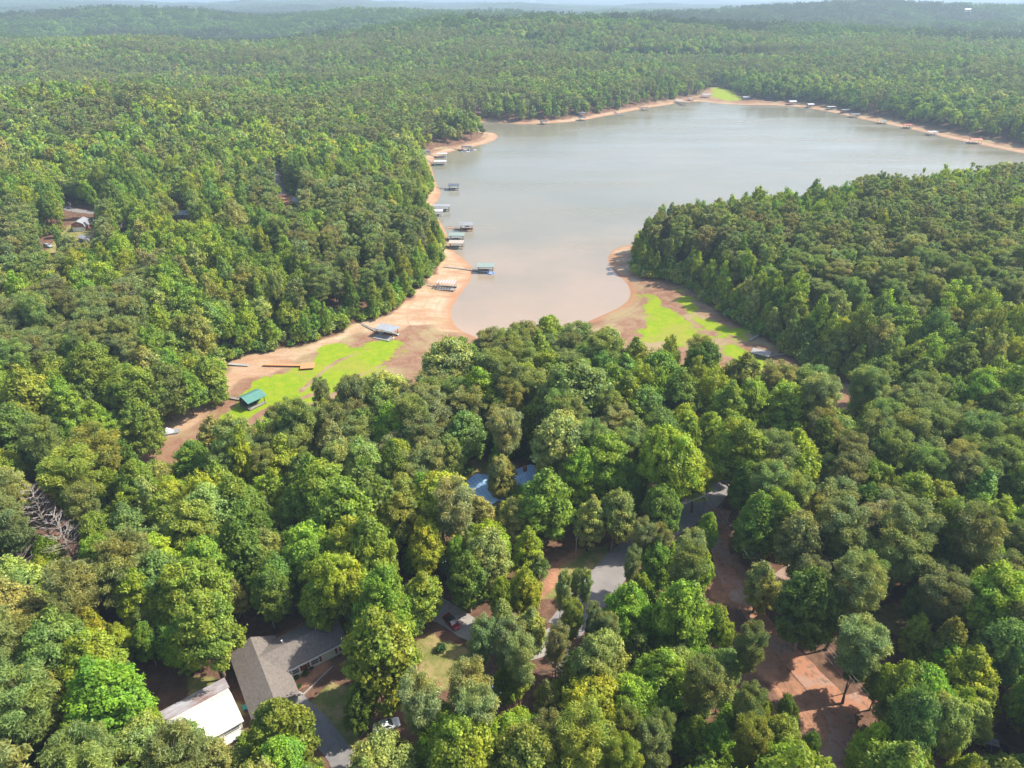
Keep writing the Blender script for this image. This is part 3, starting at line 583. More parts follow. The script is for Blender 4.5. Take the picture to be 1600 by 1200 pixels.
N_ = len(gx); rad = rng.uniform(3.4, 5.8, N_); 
pxc, pyc, dep = proj(gx, gy, gh+10)
# where pines grow: by picture-read zones on the ground plus noise
PZ = [(500,320,170,45),(600,390,100,50),(420,400,120,40),(560,470,80,40),(180,560,70,30),(1130,330,110,26),(620,175,140,25),(160,115,260,22),(930,165,120,14),(1420,520,80,60),(700,60,500,12),(1490,720,110,60),(60,800,80,50),(250,270,120,30),(1280,600,80,25),(760,120,120,20)]
pz = np.zeros(N_)
for a, b_, c_, d_ in PZ: pz = np.maximum(pz, np.exp(-((pxc-a)/c_)**2-((pyc-b_)/d_)**2))
pn = fbm(gx/55, gy/55, 91, 3)
pine = (pn+pz*.22+rng.uniform(-.07, .07, N_)) > .585
rad = np.where(pine, rng.uniform(3.2, 4.4, N_), rad); H = np.where(pine, rng.uniform(17, 25, N_), rng.uniform(12.5, 24.5, N_))
rad = np.where(gy > 470, rad*1.16, rad); edge = gd < 7; H = np.where(edge, H*rng.uniform(.7, 1.0, N_), H); rad = np.where(edge, rad*.8, rad); pine &= ~edge
ok = (gd > 1.5)
ok &= ~((dep > 0) & (pyc > 1330)) & (gy > 15)
for p, w in roadpts: ok &= linedist(p, gx, gy) > w/2+3.2
for lw in LAWN: ok &= ~inside(lw, gx, gy)
for kp in KEEP:
    for du, dv in ((0, 0), (-.8, 0), (.8, 0), (0, 1.0), (0, -1.0), (.6, .8), (-.6, .8), (0, .5)):
        a, b_, _ = proj(gx+du*rad, gy, gh+H*(.6+.38*dv)); ok &= ~inside(kp, a, b_)
        if dv < 0: 
            a, b_, _ = proj(gx, gy, gh+1.0); ok &= ~inside(kp, a, b_)
for i in range(NH): ok &= (np.hypot(gx-hx[i], gy-hy[i]) > np.maximum(hr[i]*.62+rad*.42, 2.4))
# visible bed of the coves: nothing tall in front of it
BEDV = [np.array(q, float) for q in ([(215,712),(240,684),(300,640),(345,610),(380,600),(500,560),(620,545),(700,520),(745,530),(690,550),(620,566),(590,588),(540,600),(480,620),(400,655),(345,670),(290,685),(270,712)],
   [(900,500),(985,460),(1080,470),(1150,515),(1200,560),(1160,556),(1100,528),(1000,520),(960,500)],
   [(1185,556),(1240,572),(1300,602),(1348,628),(1345,648),(1318,636),(1260,606),(1200,576)])]
for kp in BEDV:
    for du, dv in ((0, .95), (-.5, .6), (.5, .6)):
        a, b_, _ = proj(gx+du*rad, gy, gh+H*(.6+.38*dv)); ok &= ~(inside(kp, a, b_) & (gy < 330))
gx, gy, gh, rad, H, pine, pn, gd = [q[ok] for q in (gx, gy, gh, rad, H, pine, pn, gd)]
tn = fbm(gx/38+50, gy/38, 191, 2); rr = rng.uniform(0, 1, len(gx)); s_ = tn+ (rr-.5)*.75
for i in range(len(gx)):
    if pine[i]: kd, to = 'P', ('q' if s_[i] > .8 else 'r' if s_[i] < .28 else 'p')
    elif gy[i] > 760: kd, to = 'B', ('d' if s_[i] < .34 else 'g' if s_[i] < .62 else 'b' if s_[i] < .74 else 'y' if s_[i] < .9 else 's')  # far side's duller sunlight put into tree colour: more dark and mid greens
    else: kd, to = 'B', ('d' if s_[i] < .2 else 'g' if s_[i] < .44 else 'b' if s_[i] < .5 else 'y' if s_[i] < .70 else 's' if s_[i] < .80 else 'Y' if s_[i] < .92 else 'o')
    trees.append([gx[i], gy[i], gh[i], kd, to, rad[i], H[i], None])
g3, _ = grid(40, 520, 5.6, 2.4, 9); vx, vy = g3[:, 0], g3[:, 1]; vd = sdf(LAKEBED, vx, vy); vh = height(vx, vy); vr = rng.uniform(2.0, 3.3, len(vx)); vH = rng.uniform(7, 14, len(vx))
o3 = (vd > 3)
for p, w in roadpts: o3 &= linedist(p, vx, vy) > w/2+2.2
for lw in LAWN+CLAY: o3 &= ~inside(lw, vx, vy)
for kp in KEEP+BEDV:
    for hh in (.1, .5, .95): a, b_, _ = proj(vx, vy, vh+vH*hh); o3 &= ~inside(kp, a, b_)
ax = np.array([t[0] for t in trees]); ay = np.array([t[1] for t in trees]); ar = np.array([t[5] for t in trees])
for x, y, z, r0_, h0, k_ in zip(vx[o3], vy[o3], vh[o3], vr[o3], vH[o3], rng.uniform(0, 1, int(o3.sum()))):
    if (np.hypot(ax-x, ay-y) > ar*.42+1.0).all(): trees.append([x, y, z, 'B', 'gydbBs'[int(k_*6)], r0_, h0, None])
def tint(to, k=.10):
    c = np.array(TONE[to])*rng.uniform(.86, 1.14)*rng.uniform(1-k, 1+k, 3); return c
# pick those that show largest as individuals
vis = {'B': [], 'P': []}
for i, t in enumerate(trees):
    px, py, dp = proj(t[0], t[1], t[2]+t[6]*.6)
    if -40 < px < 1640 and -40 < py < 1235: vis[t[3]].append((dp/t[5] if t[7] is None else -1, i))
indiv = set()
for k in 'BP':
    vis[k].sort(); indiv |= {i for _, i in vis[k][:300]}

LM = [(440,1040,'the grey-shingled house'),(300,1120,'the white and rusty tin roof'),(604,1133,'the white car'),(705,970,'the red car'),(790,750,'the blue-roofed house'),(960,880,'the asphalt road junction'),(1100,800,'the utility pole'),
 (1160,960,'the bend of the dirt road'),(1260,1060,'the red clay road'),(1370,970,'the tan clearing'),(1550,1165,'the black off-roader'),(392,622,'the green-roofed boathouse'),(265,675,'the small beached boat'),(605,518,'the silver-roofed dock'),(480,572,'the orange wooden dock'),
 (560,580,'the bright grass cove'),(740,530,'the lake\'s muddy end'),(1040,510,'the right-hand grass cove'),(1188,556,'the right creek dock'),(970,400,'the right-hand sand spit'),(1340,640,'the upper right creek'),(697,445,'the beached pinkish dock'),
 (125,350,'the red gambrel barn'),(282,331,'the small grey roof'),(440,300,'the woodland drive'),(60,560,'the left bank slope'),(60,840,'the grey dead trees'),(60,1060,'the lower left corner'),(200,720,'the brown end of the cove'),(1500,720,'the pine ridge at right'),
 (1580,560,'the right bank slope'),(1250,420,'the right-hand peninsula'),(1550,330,'the peninsula\'s far end'),(900,620,'the middle headland'),(1100,640,'the headland\'s right side'),(520,800,'the dark wood'),(900,1120,'the bottom middle of the wood'),(700,1150,'the bottom edge trees'),(1150,1150,'the bottom right bushes'),(1500,950,'the grove at right'),(420,480,'the left bank wood'),(250,450,'the left wood'),(1400,800,'the dark hollow at right')]
ORD = ['leftmost','second from left','third from left','fourth from left','fifth from left','sixth from left','seventh from left','eighth from left','ninth from left','tenth from left','eleventh from left','twelfth from left']+[w+' from left' for w in 'thirteenth fourteenth fifteenth sixteenth seventeenth eighteenth nineteenth twentieth twenty-first twenty-second twenty-third twenty-fourth twenty-fifth twenty-sixth twenty-seventh twenty-eighth twenty-ninth thirtieth thirty-first thirty-second thirty-third thirty-fourth thirty-fifth thirty-sixth thirty-seventh thirty-eighth thirty-ninth'.split()]
cells = {}
for i in sorted(indiv):
    t = trees[i]; px, py, dp = proj(t[0], t[1], t[2]+t[6]*.6)
    if t[7] in SPEC: continue
    d = [math.hypot((px-a)*.9, (py-b_)*1.2) for a, b_, _ in LM]; j = int(np.argmin(d)); a, b_, _ = LM[j]
    rel = ('beyond' if py < b_ else 'below') if abs(py-b_) > abs(px-a)*.7 else ('left of' if px < a else 'right of')
    cells.setdefault((t[3], t[4], rel, j), []).append((px, i))
labels = {}
for (kd, to, rel, j), L in cells.items():
    L.sort(); kn = 'pine' if kd == 'P' else 'leafy tree'
    for n, (_, i) in enumerate(L):
        if len(L) == 1: labels[i] = f'only {TONEN[to]} {kn} just {rel} {LM[j][2]}'
        else:
            o_ = ORD[n] if n < len(L)-1 else 'rightmost'; labels[i] = f'{o_} of the {TONEN[to]} {kn}s {rel} {LM[j][2]}'
TX = np.array([t[0] for t in trees]); TY = np.array([t[1] for t in trees]); TD = np.full(len(trees), 99.); nn_ = TY < 1300; TD[nn_] = sdf(LAKEBED, TX[nn_], TY[nn_])
mi = 0
for i in sorted(indiv):
    t = trees[i]; pine_ = t[3] == 'P'; mods = PINE if pine_ else BROAD; cm, tm, mr = mods[(i*5+3) % len(mods)]; mi += 1
    lab = SPEC.get(t[7]) or labels[i]
    if TD[i] < 9: t[2] -= .12*t[6]
    o = thing('pine_tree' if pine_ else 'broadleaf_tree', lab, 'tree', (t[0], t[1], t[2]-.1), rng.uniform(0, 6.28), 'pine trees of the lakeside wood' if pine_ else 'broadleaf trees of the lakeside wood')
    s = t[5]/mr; o.rotation_euler = (rng.normal()*.045, rng.normal()*.045, o.rotation_euler[2]); o.scale = (s*rng.uniform(.9, 1.1), s*rng.uniform(.84, 1.14), t[6]/(23.5 if pine_ else 19.6)*rng.uniform(.92, 1.15))
    col = tint(t[4])
    for nm, m_ in (('crown', cm), ('trunk', tm)):
        c_ = bpy.data.objects.new(nm, m_); COL.objects.link(c_); c_.parent = o; c_.color = (*col, 1)
deadspots = [(60,800,21,'taller grey dead tree at far left among olive pines'),(98,838,20,'grey dead tree with a pale bare trunk right of the taller dead one'),(30,862,13,'shorter grey dead tree at the left edge above sage-green crowns'),
  (30,1045,12,'sprawling grey dead tree above the lower left corner'),(868,1030,14,'thin bare grey tree in the middle of the lower wood'),(85,560,15,'dark bare dead tree on the left bank slope'),(1590,490,14,'bare grey tree at the right edge of the right-hand peninsula')]
for k, (a, b_, h, lab) in enumerate(deadspots):
    p = on(a, b_, h*.7); o = thing('dead_tree', lab, 'dead tree', p, k*1.3, 'dead trees'); o.scale = (h/17*1.05,)*3
    c_ = bpy.data.objects.new('trunk', bpy.data.meshes.get('dead%d' % (k % 2)) or DEAD[k % 2].mesh('dead%d' % (k % 2), M['dead'])); COL.objects.link(c_); c_.parent = o
for a, b_, h, lab in [(689,1012,1.9,'round clipped green shrub on the lawn beside the red car driveway'),(731,735,3.0,'dark round shrub on the tan slope left of the blue roofs'),(718,745,2.2,'smaller shrub left of the dark round shrub near the blue roofs'),
   (1018,812,2.0,'low shrub at the road edge below the brightest tree'),(463,1058,1.0,'low shrub in the red mulch bed under the shuttered window'),(477,1052,1.1,'yellowish shrub in the middle of the red mulch bed'),(468,1072,.8,'small shrub at the lower end of the red mulch bed'),(486,1043,.9,'shrub at the upper end of the red mulch bed')]:
    p = on(a, b_, h*.4); o = thing('shrub', lab, 'shrub', p, a); o.scale = (h/3.4,)*3
    c_ = bpy.data.objects.new('crown', bpy.data.meshes.get('shrub_crown') or leafmesh('shrub_crown', *crown_broad(901, 34, 130, .24, 2.1, 1.7, 1.4, -.5, 1.3, .1, .7, 1.6)[:3], [LEAF])); COL.objects.link(c_); c_.parent = o; c_.color = (.05,.12,.025,1)

# ---- the rest of the wood: one object that instances tree models
pts = []; rots = []; scl = []; ids = []; cols = []
def put(x, y, z, rot, s, i, c): pts.append((x, y, z)); rots.append(rot); scl.append(s); ids.append(i); cols.append((*c, 1))
for i, t in enumerate(trees):
    if i in indiv: continue
    d = math.hypot(t[0], t[1]); pine_ = t[3] == 'P'; c_ = tint(t[4]); rz = rng.uniform(0, 6.28)
    if d < 520: k = OFF_P+rng.integers(NP_) if pine_ else OFF_B+rng.integers(NB)
    else: k = OFF_LP+rng.integers(NLP) if pine_ else OFF_LB+rng.integers(NLB)
    s = t[5]/(4.4 if pine_ else 6.5)
    if TD[i] < 9: t[2] -= .12*t[6]
    put(t[0], t[1], t[2]-.1, (rng.normal()*.05, rng.normal()*.05, rz), (s*rng.uniform(.85, 1.15), s*rng.uniform(.85, 1.15), t[6]/(23.5 if pine_ else 19.2)), k, c_)
# undergrowth along the banks and in the wood
ug, r_ = grid(60, 620, 3.7, 1.8, 5); ux, uy = ug[:, 0], ug[:, 1]; ud = sdf(LAKEBED, ux, uy); uh = height(ux, uy)
k_ = ((ud > .2) & (ud < 9)) | ((ud > 9) & (fbm(ux/16, uy/16, 44, 2) > .62)); 
for p, w in roadpts: k_ &= linedist(p, ux, uy) > w/2+2
for lw in LAWN+CLAY: k_ &= ~inside(lw, ux, uy)
for kp in KEEP+BEDV:
    a, b_, _ = proj(ux, uy, uh+1.5); k_ &= ~inside(kp, a, b_)
for x, y, z, d in zip(ux[k_], uy[k_], uh[k_], ud[k_]):
    s = rng.uniform(.7, 1.3)*(1.35 if d < 9 else .8); put(x, y, z-.2, (0, 0, rng.uniform(0, 6)), (s, s, s*rng.uniform(.8, 1.5)), OFF_S, tint(rng.choice(list('gdybs'))))
# patches far off
side = 46; fx = []
for y in np.arange(1500, 7200, side):
    w = .86*(y+60)+60; x = np.arange(-w, w, side)+rng.uniform(-8, 8); fx.append(np.stack([x, np.full(len(x), y)+rng.uniform(-6, 6, len(x))], 1))
fx = np.concatenate(fx); z = height(fx[:, 0], fx[:, 1]); zx = height(fx[:, 0]+20, fx[:, 1])-z; zy = height(fx[:, 0], fx[:, 1]+20)-z
pn = fbm(fx[:, 0]/240, fx[:, 1]/240, 61, 4)+rng.uniform(-.05, .05, len(fx))
for i in range(len(fx)):
    f = float(sst(.44, .58, pn[i])); c_ = (np.array(TONE['g'])*np.array([.74, .88, 1.0])*(1-f)+np.array(TONE['p'])*np.array([.46, .54, .62])*f)*rng.uniform(.88, 1.12)  # greens dimmed and cooled: shade of the far side painted into patch colour
    n = Vector((-zx[i]/20, -zy[i]/20, 1)).normalized(); e = (n.to_track_quat('Z', 'Y').to_matrix() @ Matrix.Rotation(rng.integers(4)*math.pi/2, 3, 'Z')).to_euler()
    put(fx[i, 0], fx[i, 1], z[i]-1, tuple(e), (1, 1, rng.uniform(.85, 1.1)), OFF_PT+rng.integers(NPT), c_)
fme = bpy.data.meshes.new('woodland'); fme.vertices.add(len(pts)); fme.vertices.foreach_set('co', np.array(pts, np.float32).ravel())
for nm, ty, dat, fld in (('rot', 'FLOAT_VECTOR', rots, 'vector'), ('scl', 'FLOAT_VECTOR', scl, 'vector'), ('mid', 'INT', ids, 'value'), ('tcol', 'FLOAT_COLOR', cols, 'color')):
    a = fme.attributes.new(nm, ty, 'POINT'); a.data.foreach_set(fld, np.array(dat, np.int32 if ty == 'INT' else np.float32).ravel())
fme.update(); wood = bpy.data.objects.new('woodland', fme); COL.objects.link(wood)
tag(wood, 'dense mixed green woodland of oaks and pines covering the banks and far hills', 'woodland', None, 'stuff')
ng = bpy.data.node_groups.new('woodland', 'GeometryNodeTree')
ng.interface.new_socket('Geometry', in_out='INPUT', socket_type='NodeSocketGeometry'); ng.interface.new_socket('Geometry', in_out='OUTPUT', socket_type='NodeSocketGeometry')
gi = ng.nodes.new('NodeGroupInput'); go = ng.nodes.new('NodeGroupOutput'); iop = ng.nodes.new('GeometryNodeInstanceOnPoints'); ci = ng.nodes.new('GeometryNodeCollectionInfo')
ci.inputs['Collection'].default_value = src; ci.inputs['Separate Children'].default_value = True; ci.inputs['Reset Children'].default_value = True
def na(nm, ty):
    n = ng.nodes.new('GeometryNodeInputNamedAttribute'); n.data_type = ty; n.inputs[0].default_value = nm; return n.outputs[0]
L_ = ng.links; L_.new(gi.outputs[0], iop.inputs['Points']); L_.new(ci.outputs[0], iop.inputs['Instance']); iop.inputs['Pick Instance'].default_value = True
L_.new(na('mid', 'INT'), iop.inputs['Instance Index'])
er = ng.nodes.new('FunctionNodeEulerToRotation'); L_.new(na('rot', 'FLOAT_VECTOR'), er.inputs[0]); L_.new(er.outputs[0], iop.inputs['Rotation'])
L_.new(na('scl', 'FLOAT_VECTOR'), iop.inputs['Scale']); L_.new(iop.outputs[0], go.inputs[0])
md = wood.modifiers.new('woodland', 'NODES'); md.node_group = ng
print('TREES individual', len(indiv), 'hand', NH, 'instances', len(pts))

# ------------------------------------------------------------------ buildings
def ell(o, c): return tuple(c)
def window(par, c, w, h, face, pane='glass', sill=True):
    """face: 'x+','x-','y+','y-' wall the window sits on; c centre on the wall plane"""
    x, y, z = c; sg = 1 if face[1] == '+' else -1; f = MB(); g = MB(); t = .09
    def bx(mb, u, v, du, dv, d):
        if face[0] == 'x': mb.box((x+sg*d/2, y+u, z+v), (d, du, dv))
        else: mb.box((x+u, y+sg*d/2, z+v), (du, d, dv))
    bx(f, 0, h/2, w+2*t, t, .07); bx(f, 0, -h/2-.02, w+3*t, t, .10); bx(f, -w/2-t/2, 0, t, h-t, .07); bx(f, w/2+t/2, 0, t, h-t, .07); bx(f, 0, 0, w, .05, .06)
    bx(g, 0, 0, w, h, .035)
    fo = f.build('window', M['trim'], par); g.build('pane', M[pane], fo); return fo
def shutter(par, c, face, h=1.2):
    mb = MB(); sg = 1 if face[1] == '+' else -1
    mb.box((c[0]+sg*.03, c[1], c[2]) if face[0] == 'x' else (c[0], c[1]+sg*.03, c[2]), (.06, .38, h) if face[0] == 'x' else (.38, .06, h)); mb.build('shutter', M['shutter'], par)
def wing(par, cx, cy, rz, L, W, hw, hr, wall, roof, ov=.4, ridge=0.0, base=-.8, dz=0.0):
    """gabled volume with its ridge along local y; returned sub-empty is avoided by baking the turn into the meshes"""
    cs, sn = math.cos(rz), math.sin(rz)
    def tr(mb):
        mb.v = [(cx+a*cs-b_*sn, cy+a*sn+b_*cs, c_+dz) for a, b_, c_ in mb.v]; return mb
    w = MB(); w.prism([(-W/2, base), (W/2, base), (W/2, hw), (ridge, hw+hr), (-W/2, hw)], -L/2, L/2); tr(w).build('wall', wall, par)
    r = MB(); a1 = W/2+ridge; a2 = W/2-ridge; zl = hw-ov*hr/a1+.03; zr = hw-ov*hr/a2+.03; tp = hw+hr+.03; t = .16
    r.prism([(-W/2-ov, zl), (ridge, tp), (W/2+ov, zr), (W/2+ov, zr+t), (ridge, tp+t), (-W/2-ov, zl+t)], -L/2-ov, L/2+ov); return tr(r).build('roof', roof, par)
def trim_part(par, name, mat, boxes):
    mb = MB(); [mb.box(*q) for q in boxes]; return mb.build(name, mat, par)
# 1 grey-shingled house: main wing with the front wall to the lower right, cross wing at its left end
p = on(473, 999, 4.2); A1 = R(-55)
h1 = thing('shingle_house', 'grey-shingled L-shaped house with pale green walls and dark red shutters', 'house', p, A1)
q = on(410, 1046, 4.4); d_ = q-p; lx = d_[0]*math.cos(-A1)-d_[1]*math.sin(-A1); ly = d_[0]*math.sin(-A1)+d_[1]*math.cos(-A1)
wing(h1, 0, (7.2+ly+.35)/2, 0, 7.2-(ly+.35), 8.2, 3.0, 1.9, M['wall'], M['shingle'], .22)
wing(h1, lx, ly, R(88), 15.2, 8.0, 2.75, 2.15, M['wall'], M['shingle'], .45)
for y_, w_ in ((-4.9, 1.25), (-3.3, 1.25), (.5, 1.5), (6.0, 1.2)): window(h1, (4.1, y_, 1.55), w_, 1.25, 'x+')
for y_ in (-2.2, -.75, 1.65, 4.9): shutter(h1, (4.1, y_, 1.55), 'x+', 1.35)
mb = MB(); mb.box((4.14, -1.5, 1.05), (.08, .95, 2.05)); dr = mb.build('door', M['door'], h1); mb = MB(); mb.box((4.2, -1.85, 1.0), (.06, .06, .1)); mb.build('handle', M['rim'], dr)
for x_ in (2.0, .6): window(h1, (lx+x_, ly-4.0, 1.5), .9, 1.2, 'y-')
mb = MB(); mb.tube((-1.2, -3.6, 4.0), (-1.2, -3.6, 5.15), .12, .12, 8); mb.tube((-1.2, -3.6, 5.1), (-1.2, -3.6, 5.2), .2, .2, 8); mb.build('vent_pipe', M['trim'], h1)
trim_part(h1, 'gutter', M['trim'], [((4.42, 1.3, 2.86), (.12, 12.2, .12))])
trim_part(h1, 'back_deck', M['orange_wood'], [((-5.6, 1.2, .55), (2.4, 10.5, .14)), ((-6.7, 1.2, 1.15), (.08, 10.4, .10)), ((-6.7, -3.9, .8), (.1, .1, .8)), ((-6.7, -.5, .8), (.1, .1, .8)), ((-6.7, 2.9, .8), (.1, .1, .8)), ((-6.7, 6.3, .8), (.1, .1, .8))])
mb = MB(); pts_ = [on(a, b_) for a, b_ in [(452,1072),(474,1086),(497,1064),(520,1042)]]
for a, b_ in zip(pts_[:-1], pts_[1:]):
    c_ = (a+b_)/2; dd = b_-a; mb.box((c_[0], c_[1], c_[2]+.12), (np.hypot(dd[0], dd[1])+.1, .2, .3), math.atan2(dd[1], dd[0]))
tag(mb.build('garden_edging', M['concrete']), 'pale stone edging round the red mulch bed of the shuttered house', 'garden edging')
# 2 white tin-roofed building with rusty lean-to
p = on(309, 1118, 3.4); A2 = R(-52)
h2 = thing('tin_roof_house', 'white tin-roofed low house with a rusty peeling roof strip on its far side', 'house', p, A2)
wing(h2, 1.2, 0, 0, 11.6, 7.8, 2.5, 1.0, M['wall_white'], M['white_metal'], .35, -1.9)
mb = MB(); mb.prism([(-6.1, 2.05), (-2.98, 2.5), (-2.98, 2.62), (-6.1, 2.17)], -6.3, 6.4); mb.build('roof', M['rust'], h2); h2.children[-1]['label'] = 'rusty tin roof strip with pale peeling paint'
trim_part(h2, 'lean_to_wall', M['wall_grey'], [((-4.4, 0, .6), (2.6, 11.4, 2.7))])
wing(h2, .2, -8.4, 0, 4.6, 6.2, 2.3, .7, M['wall_white'], M['white_metal'], .3, -1.2)
window(h2, (5.1, 3.9, 1.45), 2.6, .8, 'x+'); window(h2, (5.1, -1.5, 1.45), 1.1, 1.0, 'x+'); window(h2, (2.8, 5.8, 1.45), .9, 1.0, 'y+')
trim_part(h2, 'porch', M['white_metal'], [((5.6, 3.4, .35), (1.6, 4.2, .14)), ((6.3, 1.4, .2), (.12, .12, .5)), ((6.3, 5.4, .2), (.12, .12, .5))])
# 3 blue metal-roofed house among the trees
p = on(803, 748, 4.5); A3 = R(-62)
h3 = thing('blue_roof_house', 'large house with a bright blue metal roof half hidden by trees', 'house', p, A3)
wing(h3, 0, .5, 0, 14, 9.5, 3.0, 2.1, M['wall_grey'], M['blue_metal'], .5)
wing(h3, 0, -8.0, R(90), 11.5, 7.5, 2.9, 1.8, M['wall_grey'], M['blue_metal'], .5)
for y_ in (-1, 2.5, 6): window(h3, (4.75, y_, 1.6), 1.2, 1.2, 'x+')
window(h3, (1.5, -11.75, 1.6), 1.2, 1.2, 'y-')
mb = MB(); mb.box((-1.2, 4, 5.6), (.8, .8, 1.6)); mb.build('chimney', M['brick'], h3)
def small_house(name, label, cat, px, py, rz, L, W, hw, hr, wall, roof, up=3, wins=()):
    o = thing(name, label, cat, on(px, py, up), rz); rf = wing(o, 0, 0, 0, L, W, hw, hr, M[wall], M[roof], .35)
    for (f, u, z_, w_, h_) in wins:
        c_ = {'x+': (W/2, u, z_), 'x-': (-W/2, u, z_), 'y+': (u, L/2, z_), 'y-': (u, -L/2, z_)}[f]; window(o, c_, w_, h_, f)
    return o
small_house('outbuilding', 'small blue-roofed outbuilding under the trees behind the car driveway', 'outbuilding', 712, 873, R(-55), 6.5, 4.6, 2.4, 1.1, 'wall_grey', 'blue_metal', 3, [('x+', 1, 1.4, .9, .9)])
small_house('cottage', 'dark-roofed cottage almost hidden above the huge yellow-green tree', 'house', 632, 928, R(-55), 12, 7.5, 2.6, 1.9, 'wall_white', 'shingle_dark', 4, [('x+', -3, 1.5, 1.1, 1.1), ('x+', 3, 1.5, 1.1, 1.1)])
small_house('cottage', 'grey-roofed cottage peeping out above the brightest yellow-green tree', 'house', 1045, 693, R(-70), 11, 7.5, 2.7, 1.8, 'wall_white', 'grey_roof', 4, [('x+', -2, 1.5, 1.1, 1.1)])
small_house('cottage', 'grey-roofed cottage with dark windows in the wood right of the barn', 'house', 282, 332, R(86), 11, 7, 2.6, 1.6, 'wall_grey', 'grey_roof', 3, [('x-', -2, 1.5, 1.2, 1.2), ('x-', 2, 1.5, 1.2, 1.2)])
small_house('shed', 'tiny grey-roofed shed just below the red gambrel barn', 'shed', 131, 371, R(60), 4.5, 3.4, 2.1, .9, 'wall_grey', 'silver', 2, [('y-', 0, 1.3, .7, .7)])
small_house('cottage', 'pale-roofed cottage beside the woodland drive and its red clay bank', 'house', 468, 312, R(70), 8, 6, 2.6, 1.5, 'wall_white', 'grey_roof', 3, [('x-', 0, 1.5, 1.1, 1.1)])
small_house('cottage', 'pinkish roof showing alone in the left wood toward the ridge', 'house', 271, 184, R(80), 9, 7, 2.8, 2.2, 'wall_white', 'beige_roof', 5, [('x-', 0, 1.5, 1.1, 1.1)])
small_house('cottage', 'small dark grey roof in the gap on the right-hand peninsula', 'house', 1412, 352, R(75), 6.5, 5, 2.6, 1.3, 'wall_grey', 'shingle', 3, [('x-', 0, 1.5, 1.1, 1.1)])
for a, b_, L, lab in [(1205,15,55,'long white roof standing out of the far hazy forest at upper right'),(1224,16,28,'smaller pale roof right of the long white far roof'),(1509,27,20,'tiny pale building in the far forest at the right'),(833,4,60,'white building near the horizon above the lake')]:
    o = thing('warehouse', lab, 'building', on(a, b_, 22), R(85)); wing(o, 0, 0, 0, L, L*.4, 22, 3, M['wall_white'], M['white_metal'], .5); window(o, (-L*.2, 0, 14), 3, 2, 'x-')
# gambrel barn
p = on(127, 350, 2.5); o = thing('gambrel_barn', 'red gambrel-roofed barn with white trim and a white door at left', 'barn', p, R(8))
prof = [(-4.3, 2.6), (-3.5, 4.8), (0, 6.2), (3.5, 4.8), (4.3, 2.6)]
mb = MB(); mb.prism([(-4.3, -.8), (4.3, -.8)]+prof[::-1], -6, 6); mb.build('wall', surf('barn_red', (.40, .13, .08), (.33, .10, .06), 1, .8), o)
mb = MB(); out_ = [(-4.8, 2.3), (-3.8, 5.0), (0, 6.55), (3.8, 5.0), (4.8, 2.3)]; inn = [(a*.985, b_-.2) for a, b_ in out_]; inn[0] = (-4.6, 2.3); inn[-1] = (4.6, 2.3)
mb.prism(out_+inn[::-1], -6.4, 6.4); mb.build('roof', M['grey_roof'], o)
mb = MB(); mb.box((0, -6.06, .9), (8.2, .1, 3.2)); mb.build('lower_front', M['wall_white'], o); mb = MB(); mb.box((0, -6.15, 1.0), (3.4, .1, 2.4)); mb.build('door', M['trim'], o); o.scale = (.75, .75, .8)
window(o, (0, -6.0, 4.2), .9, .9, 'y-')

